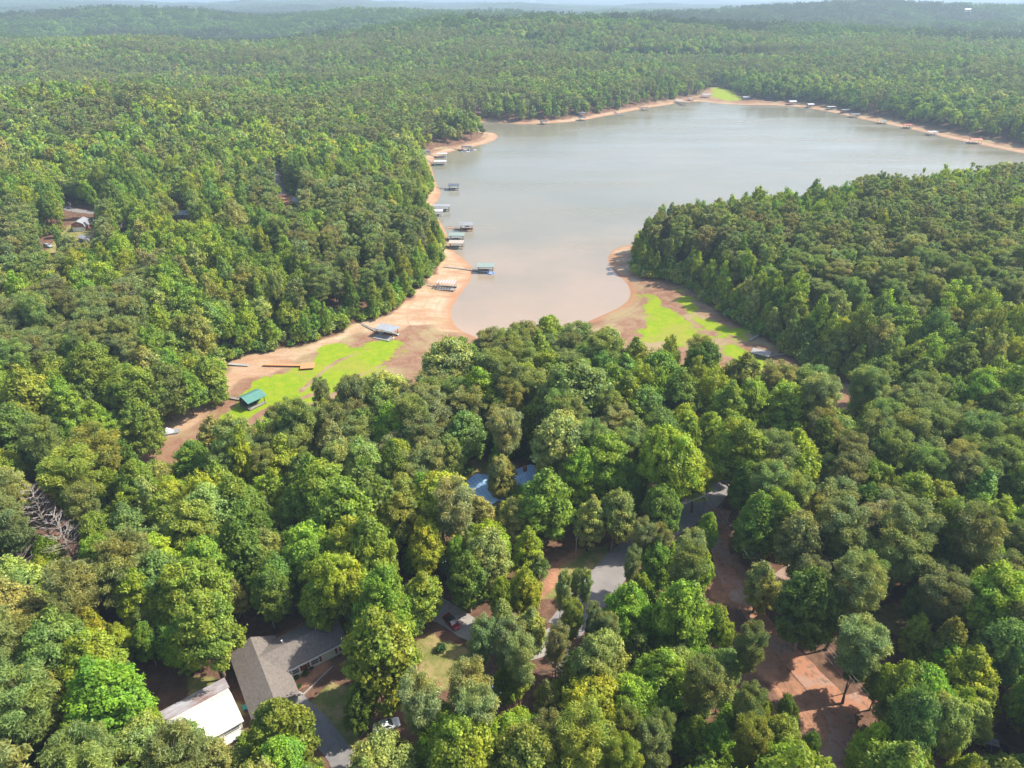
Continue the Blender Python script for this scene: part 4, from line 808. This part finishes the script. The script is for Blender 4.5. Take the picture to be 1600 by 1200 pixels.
# ------------------------------------------------------------------ vehicles
def wheel(par, x, y, r=.34, w=.22):
    t = MB(); t.tube((x, y-w/2, r), (x, y+w/2, r), r, r, 16); to = t.build('wheel', M['tyre'], par)
    g = MB(); sg = 1 if y > 0 else -1; g.tube((x, y+sg*(w/2-.02), r), (x, y+sg*(w/2+.02), r), r*.6, r*.55, 12); g.build('rim', M['rim'], to)
def car(name, label, cat, loc, rz, L, W, H, paint, suv=False, top=None):
    o = thing(name, label, cat, loc, rz); b_ = MB(); hb_ = .62*H if suv else .6*H
    xs_ = [(-L/2, .42, .80), (-L*.47, .30, hb_*.98), (-L*.30, .28, hb_), (0, .26, hb_), (L*.20, .26, hb_*.99), (L*.42, .30, hb_*.86), (L/2, .42, hb_*.68)]
    V = []; n = len(xs_)
    for k, (x, z0, z1) in enumerate(xs_):
        w = W/2*(.90 if k in (0, n-1) else 1); V += [(x, -w, z0), (x, w, z0), (x, w*1.0, z0+(z1-z0)*.6), (x, w*.90, z1), (x, -w*.90, z1), (x, -w, z0+(z1-z0)*.6)]
    Fc = [(k*6+j, k*6+(j+1) % 6, k*6+6+(j+1) % 6, k*6+6+j) for k in range(n-1) for j in range(6)]+[tuple(range(6))[::-1], tuple(range((n-1)*6, n*6))]
    b_.add(V, Fc); b_.build('body', M[paint], o)
    xa, xb, xc, xd = (-L*.46, -L*.42, L*.10, L*.22) if suv else (-L*.38, -L*.22, L*.06, L*.24)
    g = MB(); w0, w1 = W*.44, W*.37; z0, z1 = hb_-.03, H-.05
    g.add([(xa, -w0, z0), (xd, -w0, z0), (xd, w0, z0), (xa, w0, z0), (xb, -w1, z1), (xc, -w1, z1), (xc, w1, z1), (xb, w1, z1)], [(3,2,1,0),(4,5,6,7),(0,1,5,4),(1,2,6,5),(2,3,7,6),(3,0,4,7)]); g.build('window', M['glass'], o)
    r = MB(); r.box(((xb+xc)/2, 0, z1+.03), (xc-xb+.06, 2*w1+.04, .07))
    for sx_, bx_, tx_ in ((1, xd, xc), (-1, xa, xb)):
        for s in (-1, 1): r.tube((bx_, s*w0, z0), (tx_, s*w1, z1), .045, .04, 5)
    for s in (-1, 1): r.tube(((xa+xd)/2, s*(w0+.005), z0), ((xb+xc)/2, s*(w1+.005), z1), .04, .04, 5)
    r.build('roof', M[top or paint], o)
    for s in (-1, 1):
        for x in (-L*.31, L*.32): wheel(o, x, s*(W/2-.1), .38 if suv else .33)
        m = MB(); m.box((L/2-.06, s*W*.33, hb_*.60), (.12, .32, .14)); m.build('headlight', M['lamp'], o)
        m = MB(); m.box((-L/2+.04, s*W*.35, hb_*.78), (.10, .26, .16)); m.build('tail_light', M['lamp_red'], o)
        m = MB(); m.box((xd-.2, s*(W/2+.06), hb_+.04), (.12, .16, .12)); m.build('mirror', M[paint], o)
    m = MB(); m.box((L/2-.02, 0, .36), (.16, W*.86, .18)); m.box((-L/2+.02, 0, .40), (.16, W*.86, .2)); m.build('bumper', M['dark_metal'] if suv else M[paint], o)
    return o
def vz(px, py, up=.7): q = on(px, py, up); q[2] += .10; return q
car('red_car', 'dark red car parked on the pale driveway beside a tree trunk', 'car', vz(706,971), R(-52), 4.5, 1.8, 1.4, 'red_paint', top='black_paint')
car('white_car', 'white car parked between trees near the bottom of the photo', 'car', vz(604,1133), R(22), 4.6, 1.85, 1.45, 'white_paint')
car('silver_car', 'pale blue-grey car almost covered by pines right of the lawn', 'car', vz(769,1076), R(-20), 4.4, 1.8, 1.45, 'silver_paint')
car('silver_car', 'pale silver car in the clearing left of the tiny shed', 'car', vz(75,384), R(-25), 4.8, 1.9, 1.6, 'silver_paint', True)
car('off_roader', 'black off-roader with a dusty grey top in the lower right shade', 'car', vz(1552,1168), R(-22), 4.8, 1.95, 1.95, 'black_paint', True, 'dusty')
def camper(label, loc, rz):
    o = thing('camper_van', label, 'camper', loc, rz); b_ = MB(); b_.prism([(-3, .4), (3, .4), (3, 1.3), (2.4, 2.9), (-3, 2.9)], -1.15, 1.15); b_.build('body', M['white_paint'], o)
    g = MB(); g.add([(2.95, -1.0, 1.45), (2.95, 1.0, 1.45), (2.48, 1.0, 2.7), (2.48, -1.0, 2.7)], [(0, 1, 2, 3)]); g.v = [(a+.03, c_, d) for a, c_, d in g.v]; g.build('windscreen', M['glass'], o)
    for s in (-1, 1):
        for x in (-1.8, 1.9): wheel(o, x, s*1.0, .38)
    window(o, (-.5, -1.15, 1.9), 1.2, .6, 'y-'); return o
camper('white camper van between the two tall trees right of the barn', vz(195,353, 1), R(60))

# ------------------------------------------------------------------ docks and boats
def boat(name, label, cat, loc, rz, L, W, hull='hull', cover='canvas', bimini=True):
    o = thing(name, label, cat, loc, rz, None); mb = MB(); n = 9; V = []
    for k in range(n):
        t = k/(n-1); x = -L/2+L*t; w = W/2*(1-max(0, (t-.55)/.45)**2.0*.96); k0 = .02+.35*max(0, (t-.6)/.4)**2
        V += [(x, 0, -.15+k0), (x, w*.8, .05+k0*.5), (x, w, .62+.12*t), (x, w*.86, .62+.12*t), (x, 0, .42), (x, -w*.86, .62+.12*t), (x, -w, .62+.12*t), (x, -w*.8, .05+k0*.5)]
    F_ = [(k*8+j, k*8+(j+1) % 8, k*8+8+(j+1) % 8, k*8+8+j) for k in range(n-1) for j in range(8)]+[tuple(range(8))[::-1], tuple(range(n*8-8, n*8))]
    mb.add(V, F_); mb.build('hull', M[hull], o)
    s_ = MB(); s_.box((-L*.15, 0, .65), (L*.4, W*.7, .35)); s_.box((L*.12, 0, .8), (.15, W*.6, .5)); s_.build('seat', M[cover], o)
    e = MB(); e.box((-L/2-.15, 0, .55), (.4, .35, .7)); e.tube((-L/2-.2, 0, .2), (-L/2-.25, 0, -.4), .08, .06, 6); e.build('outboard_motor', M['dark_metal'], o)
    if bimini:
        r = MB(); r.box((-L*.05, 0, 2.05), (L*.42, W*.85, .06))
        for a in (-1, 1):
            for c_ in (-1, 1): r.tube((-L*.05+a*L*.2, c_*W*.42, .6), (-L*.05+a*L*.19, c_*W*.4, 2.05), .03, .03, 4)
        r.build('canopy', M[cover], o)
    return o
def dock(label, loc, rz, L, W, roof='white_roof', kind='flat', gang=None, deckm='deck', h=2.9, name='covered_dock', group='docks round the lake', porch=0, plat=0):
    L *= .88; W *= .88; o = thing(name, label, 'dock', loc, rz, group); x0 = 0
    f = MB(); 
    nf = max(3, int(L/2.4))
    for k in range(nf):
        x = -L/2+.8+(L-1.6)*k/(nf-1)
        for s in (-1, 1): f.box((x, s*(W/2-.55), .12), (min(1.5, L/nf*.85), 1.0, .5))
    f.build('float', M['float_'], o)
    d = MB()                                     # U-shaped deck round a boat slip
    d.box((0, W/2-.6, .45), (L, 1.2, .14)); d.box((0, -W/2+.6, .45), (L, 1.2, .14)); d.box((-L/2+.75, 0, .452), (1.5, W-2.42, .14))
    if plat: d.box((0, -W/2-plat/2-.01, .45), (L, plat, .14))
    d.build('deck', M[deckm], o)
    e = MB(); e.box((0, -W/2-(plat+.04 if plat else .03), .40), (L, .07, .3)); e.box((0, W/2+.03, .40), (L, .07, .3)); e.box((L/2+.03, W/2-.6, .4), (.07, 1.2, .3)); e.box((L/2+.03, -W/2+.6, .4), (.07, 1.2, .3)); e.build('edge_trim', M['trim'] if roof in ('silver', 'white_roof') else M['wood'], o)
    if kind != 'none':
        for a in (-1, 1):
            for c_ in (-1, 1):
                p_ = MB(); p_.box((a*(L/2-.35), c_*(W/2-.3), .5+h/2), (.16, .16, h)); p_.build('post', M['dark_metal'] if roof != 'white_roof' else M['trim'], o)
        r = MB(); z = .5+h; ov = .45
        if kind == 'flat': r.box((0, 0, z+.1), (L+2*ov, W+2*ov, .16)); r.box((0, -W/2-ov-.03, z+.06), (L+2*ov, .06, .3)); r.box((0, W/2+ov+.03, z+.06), (L+2*ov, .06, .3))
        elif kind == 'gable':      # ridge along x
            hr = W*.22; V = []
            pr = [(-W/2-ov, z), (0, z+hr), (W/2+ov, z), (W/2+ov, z+.14), (0, z+hr+.14), (-W/2-ov, z+.14)]
            for x in (-L/2-ov, L/2+ov): V += [(x, y, c_) for y, c_ in pr]
            r.add(V, [(k, (k+1) % 6, 6+(k+1) % 6, 6+k) for k in range(6)]+[tuple(range(6))[::-1], tuple(range(6, 12))])
        elif kind == 'slats':
            for k in range(7): r.box((-L/2+.5+(L-1)*k/6, 0, z+.1), (L/7*.62, W+.6, .12))
            r.box((0, W/2-.3, z-.02), (L, .14, .12)); r.box((0, -W/2+.3, z-.02), (L, .14, .12))
        r.build('roof', M[roof], o)
    rl = MB()
    for k in range(5): rl.box((-L/2+.08, -W/2+.3+(W-.6)*k/4, .95), (.07, .07, .9))
    rl.box((-L/2+.08, 0, 1.42), (.09, W-.5, .08)); rl.build('railing', M['trim'] if roof == 'white_roof' else M['wood'], o)
    if gang is not None:
        g = MB(); gx_, gy_, gz_ = gang; dx, dy = gx_-loc[0], gy_-loc[1]; c_, s_ = math.cos(-rz), math.sin(-rz); ex, ey = dx*c_-dy*s_, dx*s_+dy*c_; ez = gz_-loc[2]+.25
        sx_, sy_ = (-L/2, 0) if abs(ex) > abs(ey)*.6 and ex < 0 else ((L/2, 0) if abs(ex) > abs(ey)*.6 else (0, W/2 if ey > 0 else -W/2))
        a = math.atan2(ey-sy_, ex-sx_); ln = math.hypot(ex-sx_, ey-sy_); m_ = Vector((sx_, sy_, .5)).lerp(Vector((ex, ey, ez)), .5)
        nx_, ny_ = -math.sin(a)*.6, math.cos(a)*.6; S0 = (sx_, sy_, .52); S1 = (ex, ey, ez)
        V = [(p_[0]+k*nx_, p_[1]+k*ny_, p_[2]+t) for p_ in (S0, S1) for t in (0, -.16) for k in (-1, 1)]
        g.add(V, [(0, 1, 5, 4), (2, 6, 7, 3), (0, 4, 6, 2), (1, 3, 7, 5), (0, 2, 3, 1), (4, 5, 7, 6)])
        for k in (-1, 1):
            g.tube((S0[0]+k*nx_, S0[1]+k*ny_, S0[2]+.9), (S1[0]+k*nx_, S1[1]+k*ny_, S1[2]+.9), .04, .04, 4)
            for t in (0, .33, .66, 1): q0 = Vector(S0).lerp(Vector(S1), t); g.tube((q0[0]+k*nx_, q0[1]+k*ny_, q0[2]), (q0[0]+k*nx_, q0[1]+k*ny_, q0[2]+.9), .035, .035, 4)
        g.build('gangway', M[deckm if deckm != 'deck' else 'wood'], o)
    return o
def W0(px, py): q = at(px, py, 0); q[2] = -.12; return q
def gp(px, py): return on(px, py)
# left shore, from the near end of the drained cove outwards
o = dock('green-roofed boathouse stranded on the grass of the drained cove', on(396,632), R(52), 7.4, 6.6, 'green_metal', 'gable', gp(312,613), h=2.6, name='boathouse')
mb = MB(); mb.box((-.8, 2.3, 1.5), (4.2, 2.2, 1.9)); mb.build('storage_room', M['dark_metal'], o)
boat('stored_boat', 'dark boat stored under the green-roofed boathouse', 'boat', on(396,632)+np.array([0,0,.5]), R(52), 6, 2.2, 'black_paint', 'canvas', False)
dock('silver flat-roofed dock resting on the mud with a pale platform in front', on(606,524), R(-24), 9, 5.5, 'silver', 'flat', gp(566,507), plat=2.6)
o = thing('wooden_dock', 'orange stained wooden dock with a long walkway across the sand', 'dock', on(481,574), R(8), 'docks round the lake')
mb = MB(); mb.box((0, 0, .75), (5.2, 4.6, .16)); mb.build('deck', M['orange_wood'], o)
for a in (-1, 1):
    for c_ in (-1, 1): mb = MB(); mb.tube((a*2.2, c_*1.9, -.6), (a*2.2, c_*1.9, .67), .12, .12, 7); mb.build('post', M['orange_wood'], o)
def walkway(par, loc, rz, a, b_, w, mat, z0=.75, z1=.75, nm='walkway'):
    def lc(q): dx, dy = q[0]-loc[0], q[1]-loc[1]; c_, s_ = math.cos(-rz), math.sin(-rz); return Vector((dx*c_-dy*s_, dx*s_+dy*c_, q[2]-loc[2]))
    A_, B_ = lc(a), lc(b_); d = (B_-A_); an = math.atan2(d.y, d.x); n = Vector((-math.sin(an), math.cos(an), 0))*w/2; mb = MB()
    V = [q+n*k+Vector((0, 0, z+t)) for q, z in ((A_, z0), (B_, z1)) for t in (0, -.14) for k in (-1, 1)]
    mb.add(V, [(0, 1, 5, 4), (2, 6, 7, 3), (0, 4, 6, 2), (1, 3, 7, 5), (0, 2, 3, 1), (4, 5, 7, 6)])
    for k in range(int(d.length/3)+1):
        q = A_.lerp(B_, k*3/max(d.length, 3)); 
        for s in (-1, 1): mb.tube(q+n*s*.8+Vector((0, 0, -.6)), q+n*s*.8+Vector((0, 0, z0-.1)), .07, .07, 5)
    return mb.build(nm, M[mat], par)
L0 = on(481,574); walkway(o, L0, R(8), on(412,572), on(473,573), 1.3, 'orange_wood')
o2 = thing('footbridge', 'pale white walkway leading from the trees to the orange dock', 'walkway', on(372,571), 0); walkway(o2, on(372,571), 0, on(357,570), on(389,572), 1.3, 'concrete', .5, .4)
dock('dock with faded pinkish slatted roof stranded on the sand', on(698,450), R(-8), 10.5, 5, 'pink_roof', 'slats', gp(668,446), h=2.6, plat=1.6)
dock('green-roofed dock at the end of a long walkway with blue floats', W0(759,424), R(-2), 9, 6.5, 'green_pale', 'flat', gp(693,417))
o = thing('inflatable_raft', 'bright blue and white inflatable tied to the green-roofed dock', 'raft', W0(766,427), 0); mb = MB()
for k in range(10): a = k*.628; mb.tube((1.9*math.cos(a), 1.5*math.sin(a), .3), (1.9*math.cos(a+.64), 1.5*math.sin(a+.64), .3), .36, .36, 7)
mb.build('tube_ring', M['blue_plastic'], o); mb = MB(); mb.box((0, 0, .35), (2.6, 1.9, .2)); mb.build('floor', M['hull'], o)
dock('beige-roofed dock nearest the sandy point on the left shore', W0(713,387), R(-2), 8.5, 6, 'beige_roof', 'flat', gp(697,385))
dock('pale green-roofed dock with a white boat, just beyond the beige one', W0(714,375), R(-2), 9, 6, 'green_pale', 'flat', gp(695,372))
boat('motor_boat', 'white boat with blue seats beside the pale green-roofed dock', 'boat', W0(713,377.5), R(2), 6.5, 2.4, 'hull', 'canvas')
dock('grey gable-roofed dock with an orange base at the end of a walkway', W0(729,359), R(-2), 8.5, 6.5, 'grey_roof', 'gable', gp(698,356), 'orange_wood', 3.1)
boat('pontoon_boat', 'dark-covered boat under the grey gable-roofed dock', 'boat', W0(731,358.5), R(0), 6.5, 2.3, 'black_paint', 'canvas')
dock('small pale-roofed dock half hidden by the trees below the long grey one', W0(684,337), R(0), 7, 5, 'white_roof', 'flat', gp(668,336))
dock('long grey flat-roofed dock beside the narrow sand strip', W0(690,329), R(0), 12, 6, 'grey_roof', 'flat', gp(662,323))
dock('dark-roofed dock alone on the water at the end of a long gangway', W0(709,296), R(0), 8, 6.5, 'slate', 'flat', gp(682,293))
boat('motor_boat', 'white boat moored left of the dark-roofed lone dock', 'boat', W0(703,297), R(0), 6, 2.3, 'hull', 'canvas', False)
dock('bright white-roofed dock close under the trees in the left bay', W0(688,258), R(2), 11, 7, 'white_roof', 'flat', gp(668,250))
dock('smaller white-roofed dock between two others in the left bay', W0(691,246), R(2), 9, 6, 'white_roof', 'flat', gp(666,240))
dock('dark-roofed dock with boats below the far left sand point', W0(729,235), R(2), 10, 7, 'slate', 'flat', gp(707,232))
boat('motor_boat', 'white boat at the right of the dark-roofed dock by the sand point', 'boat', W0(739,235), R(5), 7, 2.5, 'hull', 'canvas', False)
boat('motor_boat', 'pale boat in front of the dark-roofed dock by the sand point', 'boat', W0(728,237.5), R(2), 8, 2.6, 'hull', 'hull')
o = thing('shore_shed', 'small grey shed at the tree edge of the left bay', 'shed', on(666,237,1.5), R(30)); wing(o, 0, 0, 0, 7, 5, 2.2, 1, M['wall_grey'], M['silver'], .3); window(o, (2.5, 0, 1.2), .9, .8, 'x+')
# far shore left to right
far = [(849,193,0,8,6,'slate','flat','dark-roofed dock farthest left on the far shore'),(909,187,-5,9,6,'slate','flat','dark low dock in front of the silver-roofed one on the far shore'),(908,183,-5,10,6,'silver','flat','silver-roofed dock pulled up on the far sand'),
 (968,179,-8,9,5,'slate','none','low dark platform dock off the far sand'),(1007,171,-8,8,5,'slate','flat','small dark dock between the low platform and the white-roofed docks'),(1061,160,-6,10,7,'white_roof','flat','large white-roofed dock on the far sand'),(1067,163,-6,9,6,'slate','flat','dark-roofed dock in the water before the large white-roofed one'),
 (1079,157,-4,7,5,'beige_roof','flat','small brownish dock left of the far meadow'),(1102,153,0,12,7,'silver','gable','wide silver-roofed boathouse at the left edge of the far meadow'),(1165,157,4,10,6,'silver','gable','silver-roofed dock at the right edge of the far meadow'),(1202,158,6,9,6,'slate','flat','dark-roofed dock second right of the far meadow'),
 (1237,163,8,10,7,'white_roof','gable','bright white gable-roofed dock on the right far shore'),(1265,167,10,9,6,'white_roof','gable','white dock just right of the bright gable-roofed one'),(1298,171,8,11,6,'white_roof','flat','flat white-roofed dock before the shore shadow begins'),(1320,176,8,10,6,'silver','flat','grey-roofed dock left in the close pair in the shore shadow'),
 (1335,182,8,11,6,'silver','flat','pale-roofed dock right in the close pair in the shore shadow'),(1378,192,8,10,6,'green_pale','flat','pale greenish dock left of the red-roofed one'),(1418,199,6,9,6,'red_roof','flat','red-roofed dock alone on the right far shore'),(1456,210,6,10,7,'white_roof','flat','white-roofed dock between the two red ones'),(1523,223,-4,11,6,'red_roof','gable','red gable-roofed dock farthest right with a white boat')]
for (a, b_, r, L, W_, rf, kd, lab) in far:
    q = at(a, b_+1.2, 0); hh = gz(q[0], q[1]); q[2] = max(-.12, hh)
    sh = q[:2].copy(); 
    for _ in range(40):
        sh = sh+np.array([.6 if a > 1170 else -.15, 1.0])*1.0
        if gz(sh[0], sh[1]) > .9: break
    dock(lab, q, R(r), L, W_, rf, kd, (sh[0], sh[1], gz(sh[0], sh[1])), group='docks round the lake')
boat('motor_boat', 'white boat moored left of the farthest right red-roofed dock', 'boat', W0(1512,223.5), R(-4), 8, 2.8, 'hull', 'canvas', False)
# right creek
dock('grey dock lying in the shaded right creek beside a walkway', on(1188,556), R(-30), 7, 4.5, 'dusty', 'flat', gp(1214,555), h=1.0)
o = thing('footbridge', 'pale walkway crossing the right creek from the grey dock to the bank', 'walkway', on(1225,554), 0); walkway(o, on(1225,554), 0, on(1214,556), on(1242,552), 1.2, 'deck', .5, .6)
o = thing('footbridge', 'dark walkway lying across the mud of the right-hand cove', 'walkway', on(1182,527), 0); walkway(o, on(1182,527), 0, on(1171,533), on(1194,518), 1.2, 'wood', .4, .5)
o = thing('beached_boat', 'small grey and white boat beached at the brown end of the cove', 'boat', on(266,677), R(20)); mb = MB(); mb.prism([(-2.6, .1), (2.3, .1), (2.8, .55), (-2.6, .55)], -1.2, 1.2); mb.build('hull', M['grey_roof'], o)
mb = MB(); mb.add([(-1.8, -.9, .56), (1.0, -.9, .56), (1.0, .9, .56), (-1.8, .9, .56), (-.8, -.2, 2.3), (-.5, .1, 2.3)], [(0, 1, 2, 3), (0, 1, 5, 4), (1, 2, 5), (2, 3, 4, 5), (3, 0, 4)]); mb.build('cover', M['hull'], o)

# ------------------------------------------------------------------ poles, wires, small things
def pole(label, px, py, h, cross=True, rz=0.0):
    p_ = on(px, py); o = thing('utility_pole', label, 'utility pole', p_, rz); mb = MB(); mb.tube((0, 0, -.5), (0, 0, h), .17, .11, 9); mb.build('post', M['pole'], o)
    if cross: mb = MB(); mb.box((0, 0, h-.5), (2.2, .12, .14)); [mb.tube((x, 0, h-.43), (x, 0, h-.25), .05, .05, 6) for x in (-1, 0.25, 1)]; mb.build('crossarm', M['pole'], o); mb = MB(); mb.tube((.32, 0, h-1.9), (.32, 0, h-1.1), .22, .22, 10); mb.build('transformer', M['silver'], o)
    return np.array([p_[0], p_[1], p_[2]+h])
PA = pole('grey utility pole with transformer standing at the road bend', 1096, 816, 9.5, True, R(35))
PB = pole('thin brown pole in the shade left of the asphalt road', 899, 873, 7.0, False)
pole('leaning-looking pale pole beside the red barn', 115, 340, 9.0, True, R(10))
PC = pole('utility pole at the lower right end of the wires', 1420, 1255, 9.5, True, R(35))
def wires(a, b_, lab, sag=1.2, offs=(-1, .25, 1)):
    d = b_-a; n = np.array([-d[1], d[0]])/np.hypot(d[0], d[1])
    for k, f in enumerate(offs):
        mb = MB(); N = 14; pts_ = []
        for j in range(N+1):
            t = j/N; q = a+d*t; pts_.append((q[0]+n[0]*f, q[1]+n[1]*f, q[2]-.3-sag*4*t*(1-t)))
        mb.path(pts_, [.017]*(N+1), 4); tag(mb.build('overhead_wire', M['wire']), f'{("left", "middle", "right")[k]} overhead wire {lab}', 'wire', 'overhead wires')
wires(PA, PC, 'running along the red clay road')
wires(PA, PB, 'running from the utility pole left across the asphalt', .8, (-.5, .1, .5))
def logs():
    for a, b_, rz, L, lab in [(717,938,R(-30),3.4,'left of the two cut logs lying above the red car'),(730,940,R(-75),2.6,'right of the two cut logs lying above the red car')]:
        mb = MB(); mb.tube((-L/2, 0, .25), (L/2, 0, .25), .26, .22, 10); o = mb.build('cut_log', M['log']); o.location = tuple(on(a, b_)); o.rotation_euler = (0, 0, rz); tag(o, lab, 'log', 'cut logs')
logs()
p = on(388,1107); o = thing('garden_cart', 'small teal garden cart on the lawn edge by the shingled house', 'cart', p, R(30)); mb = MB(); mb.add([(-.7,-.4,.3),(.7,-.4,.3),(.7,.4,.3),(-.7,.4,.3),(-.9,-.55,.85),(.9,-.55,.85),(.9,.55,.85),(-.9,.55,.85)], [(3,2,1,0),(0,1,5,4),(1,2,6,5),(2,3,7,6),(3,0,4,7),(4,5,6,7)]); mb.build('tub', M['teal_plastic'], o)
for x in (-.5, .5):
    for y in (-.45, .45): wheel(o, x, y, .2, .1)
mb = MB(); mb.tube((-.8, 0, .8), (-1.3, 0, 1.25), .03, .03, 5); mb.build('handle', M['dark_metal'], o)
p = on(793,698); mb = MB()
for k in range(16): a = k*math.pi/8; mb.tube((1.5*math.cos(a), 1.5*math.sin(a), .25), (1.5*math.cos(a+.4), 1.5*math.sin(a+.4), .25), .14, .14, 6)
o = mb.build('fire_ring', M['concrete']); o.location = tuple(p); tag(o, 'pale round ring on the brown ground above the blue roof', 'fire ring')
p = on(1006,826); o = thing('road_bin', 'small yellow bin at the shaded road edge left of the bright tree', 'bin', p, .4); mb = MB(); mb.box((0, 0, .55), (.9, .8, 1.0)); mb.build('body', M['yellow'], o); mb = MB(); mb.box((0, 0, 1.1), (1.0, .9, .1)); mb.build('lid', M['yellow'], o)
p = on(891,914); mb = MB(); mb.tube((-1.6, -.9, .14), (1.6, .9, .14), .12, .12, 8); o = mb.build('white_pipe', M['trim']); o.location = tuple(p); tag(o, 'short white pipe lying at the left edge of the asphalt', 'pipe')


# ------------------------------------------------------------------ haze
hz = bpy.data.materials.new('haze'); hz.use_nodes = True; nt = hz.node_tree
for n in list(nt.nodes): nt.nodes.remove(n)
ho = nt.nodes.new('ShaderNodeOutputMaterial'); pv = nt.nodes.new('ShaderNodeVolumePrincipled')
pv.inputs['Color'].default_value = (.62, .81, 1, 1); pv.inputs['Density'].default_value = 1.7e-4; pv.inputs['Anisotropy'].default_value = .1
nt.links.new(pv.outputs[0], ho.inputs['Volume'])
mb = MB(); mb.box((0, 17500, 120), (92000, 38500, 290)); hb = mb.build('haze', hz); tag(hb, kind='stuff')
